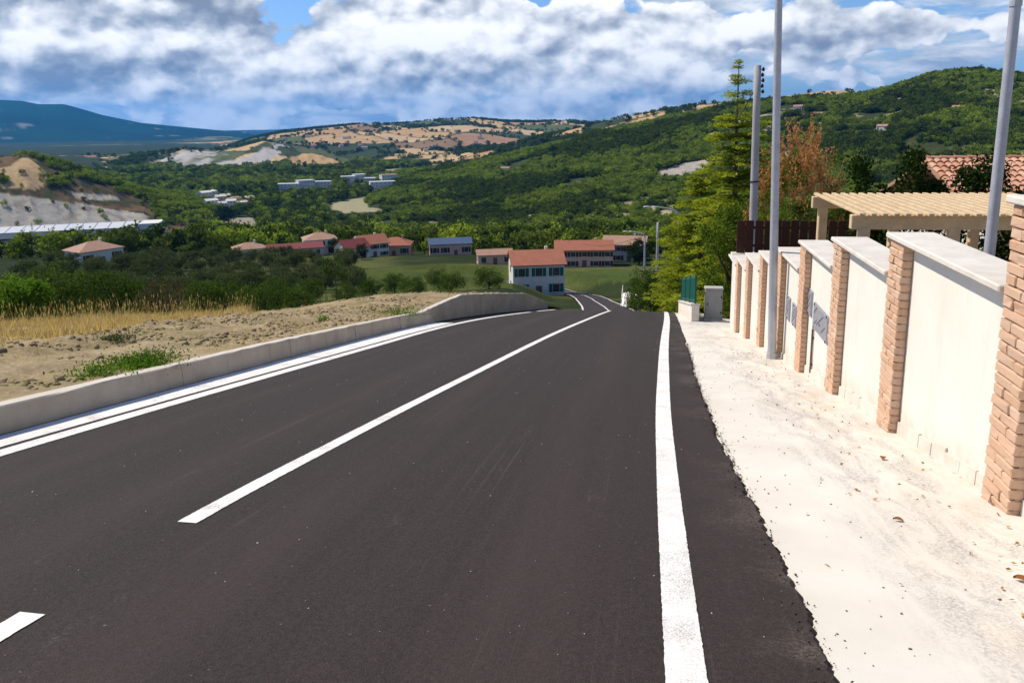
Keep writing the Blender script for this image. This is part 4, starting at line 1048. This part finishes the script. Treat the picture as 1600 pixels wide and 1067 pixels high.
def warehouse():
    X0, Y0, _ = spot(-60, 735); X1, Y1, _ = spot(214, 700); zb = spot(90, 715)[2]
    dx, dy = X1-X0, Y1-Y0; L = math.hypot(dx, dy); ang = math.atan2(dy, dx)
    t = thing('warehouse', 'very long white warehouse with pale sheet roof below the clay cliff', 'warehouse', ((X0+X1)/2, (Y0+Y1)/2, zb)); t.rotation_euler = (0, 0, ang)
    B = lambda mb, n, m, p=t: mb.build(n, m, p, False, True)
    w, d, h = L, 34, 10.0
    B(MB().box((0, 0, h/2-2), (w, d, h+4)), 'wall', M_HW)
    rf = MB(); v = []
    n = 12
    for i in range(n):
        a = -w/2+w*i/n; b_ = -w/2+w*(i+1)/n-.6
        o = [(a, -d/2-.5, h+.05), (b_, -d/2-.5, h+.05), (b_, 0, h+3), (a, 0, h+3), (b_, d/2+.5, h+.05), (a, d/2+.5, h+.05)]
        B(MB().add(o+[(p[0], p[1], p[2]+.35) for p in o], [(0, 3, 2, 1), (3, 5, 4, 2), (6, 7, 8, 9), (9, 8, 10, 11), (0, 1, 7, 6), (1, 2, 8, 7), (2, 4, 10, 8), (4, 5, 11, 10), (5, 3, 9, 11), (3, 0, 6, 9)]), 'roof_panel', M_RGREY)
    B(MB().box((0, -d/2-.15, 5.0), (w*.98, .4, 1.4)), 'window_band', M_GLASS)
    for i in range(10):
        x = -w/2+w*(i+.6)/10.4; dr = B(MB().box((x, -d/2-.18, 1.7), (5, .3, 4.0)), 'loading_door', M_HG)
    B(MB().box((w/2+8, 2, 5.5), (16, 26, 13)), 'office_block', M_HW)
    wo = B(MB().box((w/2+9, -11.2, 4), (4, .4, 6)), 'loading_door', M_GLASS)
    for k in range(5): a = X0+dx*k/4, Y0+dy*k/4; KEEPOUT.append((a[0], a[1], 30))
    KEEPOUT.append((X1+20, Y1, 34))
warehouse()
rnd = random.Random(5)
for i in range(13):
    x = 318+i*5.6+rnd.uniform(-3, 3); r = rnd.uniform(960, 1130); w = rnd.uniform(9, 16)
    house('town_house', 'pale house in the small town on the valley floor beyond the badland hill', x, r, w, rnd.uniform(8, 12), rnd.uniform(6, 10), rnd.uniform(-.5, .7), rnd.choice((M_HW, M_HW, M_HW, M_HP)), rnd.choice((M_ROOF2, M_ROOF, M_HW, M_HW)), rnd.choice(('gable', 'hip', 'flat')), 2.0, (3, 2), 'valley town houses', chimney=False)
for i, (x, r, w, h) in enumerate(((452, 1290, 36, 9), (478, 1300, 27, 13), (503, 1310, 34, 10), (545, 1370, 25, 14), (562, 1390, 21, 16), (579, 1350, 19, 12), (598, 1250, 40, 9), (608, 1330, 27, 12))):
    house('factory_block', ('long low pale factory block in the valley woods' if w > 28 else 'tall narrow pale factory block behind the longer ones' if h > 10 else 'mid sized flat factory block between the long ones'), x, r, w, 18, h, rnd.uniform(-.3, .3), M_HW, M_RGREY if i != 7 else M_ROOF2, 'flat', 0, (6, 2), 'factory blocks in the valley', 'building', sink=3)
for i, (x, r) in enumerate(((578, 640), (596, 620), (622, 655))):
    house('valley_shed', 'low grey shed on the pale clearing in the valley woods', x, r, 16, 9, 4, rnd.uniform(-.2, .3), M_HG, M_RGREY, 'gable', 1.2, (4, 1), 'sheds in the valley clearing', 'shed', sink=2, chimney=False)
for i in range(16):
    x = rnd.uniform(430, 760); r = rnd.uniform(2500, 3300)
    house('hill_farm', 'tiny pale farmhouse scattered on the far farmed hills', x, r, rnd.uniform(12, 22), 11, rnd.uniform(6, 9), rnd.uniform(-.6, .6), M_HW, rnd.choice((M_ROOF2, M_ROOF)), 'gable', 2.5, (3, 2), 'farms on the far hills', sink=4, chimney=False)
for x, r in ((1372, 1010), (1485, 1030), (1240, 1180), (790, 1120)):
    house('hillside_house', 'small pale house standing alone on the wooded hill', x, r, 12, 9, 5, rnd.uniform(-.4, .4), M_HW, M_ROOF2, 'gable', 2.0, (3, 1), 'houses on the wooded hill', sink=4, chimney=False)
# white ramp with railing by the lower road
def ramp():
    X, Y = -.9, 92.0; z = float(zr(Y))-.25
    t = thing('white_ramp', 'white concrete ramp with thin rails beside the lower road', 'ramp', (X, Y, z))
    B = lambda mb, n, m: mb.build(n, m, t, False, True)
    B(MB().add([(-1.6, -3, 0), (1.0, -3, 0), (1.0, 3, 0), (-1.6, 3, 0), (-1.6, -3, .7), (1.0, -3, 1.0), (1.0, 3, 1.6), (-1.6, 3, 1.1)], [(3, 2, 1, 0), (4, 5, 6, 7), (0, 1, 5, 4), (1, 2, 6, 5), (2, 3, 7, 6), (3, 0, 4, 7)]), 'slab', M_PLASTER)
    for k in (0, 1): B(MB().tube([(-1.5, -3, 1.2+.5*k), (-1.5, 3, 1.6+.5*k)], .03, 5), 'rail', M_PLASTER)
    for y in (-3, -1, 1, 3): B(MB().box((-1.5, y, 1.25), (.06, .06, 1.2)), 'post', M_PLASTER)
    for i in range(4): B(MB().box((-.2+.3*i, -1.5+1.1*i, 1.3+.16*i), (1.0, .28, .14)), 'step', M_PLASTER)
ramp()
def pylon():
    X, Y, z = spot(42, 330)
    t = thing('lattice_pylon', 'slim lattice mast standing in front of the warehouse', 'mast', (X, Y, z)); H = 13.
    for sx, sy in ((-1, -1), (1, -1), (1, 1), (-1, 1)): MB().tube([(sx*.55, sy*.55, -.5), (sx*.12, sy*.12, H)], .05, 4).build('leg', M_GALV, t, False, True)
    for k in range(9):
        a = .55-.43*k/9; b_ = .55-.43*(k+1)/9; z0, z1 = H*k/9, H*(k+1)/9; m = MB()
        for s in (-1, 1): m.tube([(-a, s*a, z0), (b_, s*b_, z1)], .03, 4).tube([(s*a, -a, z0), (s*b_, b_, z1)], .03, 4)
        m.build('brace', M_GALV, t, False, True)
    MB().box((0, 0, H*.9), (2.4, .12, .12)).build('cross_arm', M_GALV, t, False, True)
pylon()

# ------------------------------------------------------------------ single trees and bushes one can tell apart
def copies(kind, protos, spots):
    for i, (label, cat, group, P, s) in enumerate(spots):
        src = protos[i % len(protos)]; o = copy_tree(src)
        o.location = P; o.scale = (s*rnd.uniform(.9, 1.12), s*rnd.uniform(.9, 1.12), s); o.rotation_euler = (0, 0, rnd.uniform(0, 6.28)); tag(o, label, cat, group)
def drop(o):
    for c in list(o.children): drop(c)
    bpy.data.objects.remove(o)
def family(name, H, rx, m, leaf, n_leaf, n=3, n_cl=50, z0=None):
    return [broadleaf(name, 'x', 'tree', (0, 0, 0), H, rx, m, leaf, n_leaf, n_cl, z0, seed=100+17*k+int(H*10)) for k in range(n)]
fam = family('olive_tree', 4.2, 2.3, L_OLIVE, .26, 3200, 3, 45, .6)
sp = []
for row in range(7):
    for c in range(13):
        x = -25+c*46+row*17+rnd.uniform(-14, 14); r = 128+row*15+rnd.uniform(-4, 4)
        if x > 560 or (90 < x < 175 and r > 195): continue
        sp.append((('first', 'second', 'third', 'fourth', 'fifth', 'sixth', 'seventh')[row]+' row olive tree below the dry grass bank, grey green and round', 'olive tree', 'olive trees, row %d below the dry grass' % (row+1), spot(x, r), rnd.uniform(.8, 1.2)))
copies('olive_tree', fam, sp); [drop(o) for o in fam]
fam = family('scrub_bush', 3.2, 2.0, L_BUSH, .17, 4200, 3, 60, .1); sp = []
for x, r, s in ((60, 44, .75), (105, 52, .8), (150, 47, .7), (190, 56, .8), (300, 54, .72), (335, 62, .85), (385, 58, .7), (420, 66, .8), (455, 60, .62), (20, 62, .9), (245, 72, .8), (130, 76, .9), (350, 84, .9), (470, 88, .8), (70, 90, 1.0), (530, 74, .6), (570, 92, .7), (640, 82, .6), (700, 90, .7), (760, 96, .8), (420, 110, 1.0), (200, 98, 1.0), (300, 108, 1.0), (610, 118, .9), (680, 122, .9)):
    sp.append(('mid green scrub bush on the slope below the verge', 'bush', 'scrub bushes below the verge', spot(x, r), s*1.1))
copies('scrub_bush', fam, sp); [drop(o) for o in fam]
fam = family('dry_bush', 2.6, 1.7, L_BROWNBUSH, .14, 2600, 2, 50, .1); sp = []
for x, r, s in ((232, 50, .85), (262, 58, .9), (85, 66, .8), (215, 66, .9), (400, 74, .8)):
    sp.append(('half dry brownish bush among the green scrub', 'bush', 'dry bushes below the verge', spot(x, r), s))
copies('dry_bush', fam, sp); [drop(o) for o in fam]
broadleaf('green_shrub', 'bright green leafy shrub at the edge of the dry grass', 'shrub', spot(2, 30), 1.7, .85, L_BRIGHT, .085, 11000, 70, .1, seed=31)
broadleaf('green_shrub', 'dark green rounded shrub beside the bright one at the dry grass', 'shrub', spot(36, 31), 1.4, .65, L_BUSH, .085, 7000, 60, .1, seed=32)
fam = family('dark_tree', 11, 4.6, L_DARK, .55, 3600, 3, 60, 1.2); sp = []
for x, r, s in ((92, 470, 1.15), (108, 430, 1.2), (120, 500, 1.0), (165, 400, .95), (182, 420, 1.1), (205, 440, 1.0), (235, 430, .95), (262, 410, .9), (300, 430, 1.15), (312, 420, 1.0), (345, 400, .85), (280, 520, 1.0), (150, 520, .9), (60, 480, .8), (25, 460, .9), (225, 330, .7), (200, 300, .65), (185, 262, .6), (172, 255, .5), (95, 268, .5), (345, 850, 1.6), (352, 840, 1.7), (545, 330, .7), (480, 330, .8), (420, 350, .9), (520, 270, .5), (560, 222, .42), (660, 262, .6), (740, 280, .7), (800, 300, .8), (860, 320, .9), (930, 330, 1.0), (985, 300, .9), (890, 215, .5), (955, 215, .55), (1000, 190, .6)):
    lab = ('dark tree in the row standing before the long warehouse' if x < 330 and r > 395 else 'dark tree crowding round the lone salmon roofed farmhouse' if x < 330 else 'tall dark conifer shaped tree beside the valley town' if r > 800
           else 'dark tree behind the red roofed village houses' if x < 700 else 'dark tree behind the pink and grey roadside houses')
    sp.append((lab, 'tree', 'dark trees: '+lab[10:], spot(x, r), s))
copies('dark_tree', fam, sp); [drop(o) for o in fam]
for k, (x, r, h, lab) in enumerate(((1005, 74, 3.4, 'loose green roadside bush beside the white ramp'), (1018, 62, 4.2, 'tall roadside bush between the lamp and the concrete pole'), (1028, 48, 3.0, 'low roadside bush at the foot of the young cedar'))):
    broadleaf('roadside_bush', lab, 'bush', spot(x, r), h, h*.42, L_BUSH, .14, 5000, 60, .1, seed=50+k)
th = thing('sapling', 'thin leafy sapling on a bare stem beyond the verge crest', 'tree', spot(515, 58))
rng5 = np.random.default_rng(5); p5, t5, c5 = clump_points(4.6, .9, 2.6, 14, 900, .35, rng5)
link('crown', leaf_mesh('crown', p5, .14, L_BUSH, .6, .2, t5, rng=rng5), th); MB().tube([(0, 0, -.3), (.03, 0, 2), (0, 0, 4.2)], [.05, .035, .015], 6).build('trunk', M_BARK, th, True, True)

# valley woods, hill woods, far trees
pw = [proto('wood_a', 1, .42, 420, .13, L_WOOD, 1), proto('wood_b', 1, .5, 420, .13, L_WOOD, 2), proto('wood_c', 1, .34, 420, .12, L_WOOD, 3), proto('wood_d', 1, .55, 420, .14, L_HILL, 4)]
L_POP = leafmat('poplar_leaf', (.055, .085, .012), (.17, .20, .040), .3, .3)
pp = [proto('poplar_a', 1, .3, 420, .12, L_POP, 14), proto('poplar_b', 1, .44, 420, .13, L_POP, 15), proto('poplar_c', 1, .5, 420, .13, L_HILL, 16)]
X, Y, z, idx, r, px, py = sample(34000, -120, 1750, 210, 2050, 1.7)
ok = (idx == 0) & clear_of(X, Y) & (np.abs(X-xc(Y)) > 8)
for pl_ in CLEAR: ok &= ~in_poly(px, py, pl_) & ~in_poly(px, py-6, pl_) & ~in_poly(px, py-12, pl_)
ok &= ~((px < 300) & (r > 390) & (r < 770)) & ~((px < 300) & (r < 391) & (RNG.random(len(X)) < .6)) & ~((px < 620) & (r < 300)) & ~((px > 520) & (r < 230)) & ~((px > 350) & (px < 660) & (r < 290))
patch = fbm(X/110+2, Y/110, 3); hsz = RNG.uniform(5.0, 11.0, len(X))*np.interp(r, [200, 400, 2000], [.6, 1, 1.15])*(.6+.9*fbm(X/60, Y/60+5, 2))
for nm, lab, sel, kinds in (('valley_woods', 'dense dark woodland filling the valley floor', patch < .54, pw), ('poplar_groves', 'paler yellow green groves among the darker valley woods', patch >= .54, pp)):
    k = ok & sel; woods(nm, lab, np.stack([X, Y, z-.4], -1)[k], hsz[k]*(1.25 if kinds is pp else 1), kinds)
ph = [proto('scrub_a', 1, .52, 320, .15, L_HILL, 5), proto('scrub_b', 1, .6, 320, .15, L_HILL, 6), proto('scrub_c', 1, .45, 320, .14, L_WOOD, 7)]
pd = [proto('oak_a', 1, .5, 320, .15, L_WOOD, 24), proto('oak_b', 1, .6, 320, .15, L_WOOD, 25)]
X, Y, z, idx, r, px, py = sample(60000, 520, 1800, 520, 1500, 1.8)
gap = sstep(.60, .68, fbm(X/22, Y/22+7, 3))*sstep(.5, .62, fbm(X/150+3, Y/150, 2))
ok = (idx == 2) & (gap < .35) & clear_of(X, Y) & (fbm(X/70, Y/70+3, 3) > .30)
for q in ([(1025, 268), (1060, 256), (1100, 250), (1130, 262), (1080, 276), (1030, 281)],): ok &= ~in_poly(px, py, q)
ok &= ~(in_poly(px, py, [(1525, 140), (1600, 126), (1640, 130), (1640, 185), (1560, 178)]) & (RNG.random(len(X)) < .75))
patch = fbm(X/85+2, Y/85+8, 3)+RNG.normal(size=len(X))*.05; hsz = RNG.uniform(3.2, 7.6, len(X))*(.6+.9*fbm(X/40, Y/40+5, 2))
for nm, lab, sel, kinds in (('hill_woods', 'sunlit scrub oak woodland covering the green hill', patch < .55, ph), ('dark_oak_stands', 'darker stands of oak on the green hill', patch >= .55, pd)):
    k = ok & sel; woods(nm, lab, np.stack([X, Y, z-.4], -1)[k], hsz[k]*(1.2 if kinds is pd else 1), kinds)
pf = [proto('far_a', 1, .6, 120, .26, L_WOOD, 8, 14), proto('far_b', 1, .75, 120, .26, L_WOOD, 9, 14)]
X, Y, z, idx, r, px, py = sample(70000, -150, 1500, 1400, 4300, 2.0)
wood = sstep(.60, .66, fbm(X/260+5, Y/260, 4))
hed = np.zeros(len(X), bool)
for i, sc_, rot in ((5, 190., .5), (3, 150., .2), (4, 130., .4)):
    u = (X*math.cos(rot)+Y*math.sin(rot))/sc_; v = (-X*math.sin(rot)+Y*math.cos(rot))/(sc_*1.7)
    hed |= (idx == i) & (voronoi(u+fbm(X/300, Y/300, 2)*1.2, v)[1] < .07)
ok = (idx >= 3) & (idx <= 5) & ((RNG.random(len(X)) < wood*.7) | (hed & (RNG.random(len(X)) < .3)) | (RNG.random(len(X)) < .012)) & ~((idx == 4) & (r < 2400) & (px > 225) & (RNG.random(len(X)) < .85))
pts = np.stack([X, Y, z-.5], -1)[ok]
woods('far_trees', 'small dark trees and hedgerows over the far farmed hills', pts, RNG.uniform(5, 12, len(pts)), pf)
X, Y, z, idx, r, px, py = sample(9000, -300, 420, 760, 1250, 2.0)
crest = np.interp(px, [-300, 0, 45, 100, 160, 230, 300, 350], [236, 246, 242, 256, 280, 303, 325, 340])
ok = (idx == 1) & (((py < crest+9+6*fbm(X/30, Y/30, 2)) & (px > 40)) | in_poly(px, py, [(62, 278), (100, 272), (120, 290), (60, 296)]) | in_poly(px, py, [(-60, 270), (10, 276), (12, 292), (-60, 296)]) | in_poly(px, py, [(240, 305), (350, 330), (420, 352), (250, 350), (236, 330)]) | (RNG.random(len(X)) < .05))
ok &= ~((px < 70) & (py < 262) & (py > crest+4))
pts = np.stack([X, Y, z-.3], -1)[ok]
woods('badland_scrub', 'dark scrub along the crest of the badland hill', pts, RNG.uniform(2.8, 6.5, len(pts)), ph)

# ------------------------------------------------------------------ dry grass, weeds, clods, litter
def blades(name, label, n, xf, hmin, hmax, m, wid, seed, kind='stuff', heads=False):
    rng = np.random.default_rng(seed); X, Y, hs = xf(rng, n); z = verge_z(X, Y); n = len(X)
    h = rng.uniform(hmin, hmax, n)*hs; a = rng.uniform(0, 6.28, n); ln = rng.uniform(.1, .9, n)*h
    b0 = np.stack([X, Y, z-.03], -1); tip = b0+np.stack([np.cos(a)*ln, np.sin(a)*ln, h], -1); mid = b0+np.stack([np.cos(a)*ln*.3, np.sin(a)*ln*.3, h*.55], -1)
    s = np.stack([-np.sin(a), np.cos(a), 0*a], -1)*wid
    rows = [b0-s, b0+s, mid+s*.8, mid-s*.8, tip+s*.3, tip-s*.3]; per = 6; fs = [(0, 1, 2, 3), (3, 2, 4, 5)]
    if heads:
        rows += [tip-s*.2, tip+s*2.2+[0, 0, .03], tip+[0, 0, .10], tip-s*2.2+[0, 0, .03]]; per = 10; fs.append((6, 7, 8, 9))
    v = np.stack(rows, 1).reshape(-1, 3); f = (np.arange(n)[:, None, None]*per+np.array(fs)[None]).reshape(-1, 4)
    o = link(name, np_mesh(name, v, f, m, False, {'tint': ('FLOAT', 'POINT', np.repeat(rng.random(n), per))}))
    return tag(o, label, 'grass', kind=kind) if kind else o
def field_pts(rng, n):
    Y = rng.uniform(3, 27, n); d = rng.uniform(2.6, 20, n); X = kerb_x(np.minimum(Y, 36))-d
    dens = fbm(X*.5, Y*.5, 3)
    lim = np.interp(Y, [3, 9, 15, 20, 24, 27], [2.3, 2.5, 3.6, 5.2, 7.2, 9])+.35*np.sin(Y*.6)
    k = (rng.random(n) < sstep(lim-.1, lim+1.0, d)) & (dens > .34)
    return X[k], Y[k], (.55+.9*dens)[k]
blades('dry_grass', 'tall straw coloured dry grass beyond the bare soil', 100000, field_pts, .08, .30, L_STRAW, .006, 3)
blades('oat_stalks', 'thin taller wild oat stalks standing out of the dry grass', 7000, field_pts, .30, .62, L_STRAW, .003, 13, heads=True)
def crest_pts(rng, n):
    Y = rng.uniform(17, 33, n); X = kerb_x(np.minimum(Y, 36))-rng.uniform(2, 16, n)
    k = np.abs(Y-np.interp(kerb_x(np.minimum(Y, 36))-X, [0, 3, 7, 10, 14, 20], [32, 28.5, 23.5, 19, 15.5, 12])) < rng.gamma(1.2, .8, n)
    return X[k], Y[k], .5+rng.random(k.sum())
blades('green_weeds', 'green weeds along the far crest of the verge', 16000, crest_pts, .15, .55, L_BUSH, .012, 4)
def sparse_pts(rng, n):
    Y = rng.uniform(2, 27, n); d = rng.uniform(.15, 6.5, n); X = kerb_x(np.minimum(Y, 36))-.12-d
    k = fbm(X*1.3+9, Y*1.3, 3) > np.where(d < 1.0, .50, .57); return X[k], Y[k], .4+.6*rng.random(k.sum())
blades('verge_stubble', 'sparse dry stubble on the bare soil verge', 26000, sparse_pts, .03, .14, L_STRAW, .004, 6)
def tuft(label, x, y, n, h, sp_, m, seed):
    rng = np.random.default_rng(seed)
    o = thing('weed_tuft', label, 'weed', (x, y, float(verge_z(np.array([x]), np.array([y]))[0])))
    p = rng.normal(size=(n, 3))*np.array([sp_, sp_*1.1, h*.35]); p[:, 2] = np.abs(p[:, 2])+.02
    link('leaves', leaf_mesh('leaves', p, .038, m, .5, .9, rng=rng), o)
    b = MB()
    for i in range(10): b.tube([(0, 0, -.03), tuple(p[i]*.9)], [.006, .002], 4)
    b.build('stem', m, o, False, True)
tuft('bright green weed patch sprawling over the kerb edge', -6.05, 8.1, 2200, .17, .20, L_BRIGHT, 1)
tuft('smaller green weed patch on the soil beside the kerb', -6.0, 7.4, 700, .10, .18, L_BRIGHT, 2)
tuft('yellow green weed at the kerb before the wall rises', -6.1, 18.2, 1100, .14, .3, L_BRIGHT, 3)
tuft('grey green weed tuft in the middle of the soil verge', -8.0, 10.2, 500, .10, .14, L_OLIVE, 4)
tuft('small upright weed on the soil verge near the taller wall', -6.9, 15.4, 300, .2, .07, L_BRIGHT, 5)
def rocks(name, label, n, f, s0, s1, m, seed, cat):
    rng = np.random.default_rng(seed); X, Y, Z = f(rng, n); n = len(X)
    ico = np.array([(0, 0, 1), (.89, 0, .45), (.28, .85, .45), (-.72, .53, .45), (-.72, -.53, .45), (.28, -.85, .45), (.72, .53, -.45), (-.28, .85, -.45), (-.89, 0, -.45), (-.28, -.85, -.45), (.72, -.53, -.45), (0, 0, -1)])
    tri = np.array([(0, 1, 2), (0, 2, 3), (0, 3, 4), (0, 4, 5), (0, 5, 1), (1, 6, 2), (2, 7, 3), (3, 8, 4), (4, 9, 5), (5, 10, 1), (6, 7, 2), (7, 8, 3), (8, 9, 4), (9, 10, 5), (10, 6, 1), (11, 7, 6), (11, 8, 7), (11, 9, 8), (11, 10, 9), (11, 6, 10)])
    s = np.exp(rng.uniform(math.log(s0), math.log(s1), n))
    v = ico[None]*(1+rng.normal(size=(n, 12, 1))*.22)*s[:, None, None]*rng.uniform(.6, 1.2, (n, 1, 3))*np.array([1, 1, .7])+np.stack([X, Y, Z], -1)[:, None]
    tag(link(name, np_mesh(name, v.reshape(-1, 3), (np.arange(n)[:, None, None]*12+tri).reshape(-1, 3), m)), label, cat, kind='stuff')
def soil_f(rng, n):
    Y = rng.uniform(1, 30, n); d = rng.gamma(1.6, 1.9, n)+.1; X = kerb_x(np.minimum(Y, 36))-.15-d
    k = (fbm(X*.9, Y*.9+4, 3)+.25*np.exp(-((d-np.interp(Y, [3, 9, 15, 20, 24], [2.4, 2.7, 4.0, 5.8, 8]))/.5)**2)) > .47; X, Y = X[k], Y[k]; return X, Y, verge_z(X, Y)
rocks('soil_clods', 'clods and pebbles scattered over the soil verge', 14000, soil_f, .008, .065, M_SOIL, 3, 'clods')
def edge_f(rng, n):
    Y = rng.uniform(1.5, 16, n)**1.0; X = edge_x(Y)+.02+rng.exponential(.02, n)*rng.choice([1, 1, 1, -1], n); return X, Y, zr(Y)-.022+np.where(X < edge_x(Y), .025, 0)
rocks('asphalt_crumbs', 'loose asphalt crumbs along the ragged edge of the road', 2600, edge_f, .002, .0075, M_ASPH, 5, 'crumbs')
def grit_f(rng, n):
    Y = rng.uniform(2, 20, n); X = rng.uniform(-4.8, .7, n); return X, Y, zr(Y)+.002
rocks('road_grit', 'pale grit lying on the asphalt', 420, grit_f, .0015, .005, M_SIDE, 6, 'grit')
def pave_f(rng, n):
    Y = rng.uniform(2, 20, n); X = edge_x(Y)+np.abs(rng.normal(size=n))*.5+.1; X = np.minimum(X, 2.42); return X, Y, zr(Y)-.028
rocks('pavement_grit', 'brown grit scattered on the pavement', 260, pave_f, .003, .009, M_PIPE, 8, 'grit')
L_LITTER = leafmat('fallen_leaf', (.26, .11, .04), (.55, .34, .12), .2, .8)
def litter():
    rng = np.random.default_rng(12); n = 230
    Y = rng.uniform(3.0, 15, n); X = np.clip(rng.normal(1.95, .33, n), 1.0, 2.42)
    c = np.stack([X, Y, zr(Y)-.018], -1); ax = rng.normal(size=(n, 3)); ax[:, 2] *= .25
    o = link('fallen_leaves', leaf_mesh('fallen_leaves', c, .032, L_LITTER, .55, 0, rng.random(n), ax, rng)); tag(o, 'small dry leaves littering the pavement near the wall', 'leaves', kind='stuff')
    for x, y, s in ((2.05, 3.62, .085), (1.72, 3.15, .07), (1.95, 3.95, .075), (1.62, 4.8, .06), (2.28, 4.35, .06), (2.0, 6.4, .075)):
        b = MB(); zz = float(zr(y))-.02; a = rng.uniform(0, 6.28); v = []
        for i, (u, w) in enumerate(((0, .02), (.25, .30), (.55, .34), (.8, .18), (1, .01))):
            for q in (-1, 0, 1): v.append((x+s*(math.cos(a)*(u-.5)-math.sin(a)*q*w), y+s*(math.sin(a)*(u-.5)+math.cos(a)*q*w), zz-.004+s*(.16*abs(q)+.10*math.sin(u*3))))
        o = b.add(v, [(i*3+j, i*3+j+1, i*3+j+4, i*3+j+3) for i in range(4) for j in range(2)]).build('fallen_leaf', L_LITTER)
        tag(o, 'curled brown fallen leaf lying on the pale pavement', 'leaf', 'large fallen leaves on the pavement')
litter()

# ------------------------------------------------------------------ haze
def m_haze(t):
    v = t.n('ShaderNodeVolumePrincipled', ins={'Color': (.02, .38, 1.0, 1), 'Density': 3.8e-5, 'Anisotropy': .2})
    t.t.links.new(v.outputs[0], t.n('ShaderNodeOutputMaterial').inputs['Volume'])
hz = MB().box((0, 6000, 250), (44000, 44000, 1100)).build('haze', mat('haze_air', m_haze)); tag(hz, kind='stuff')
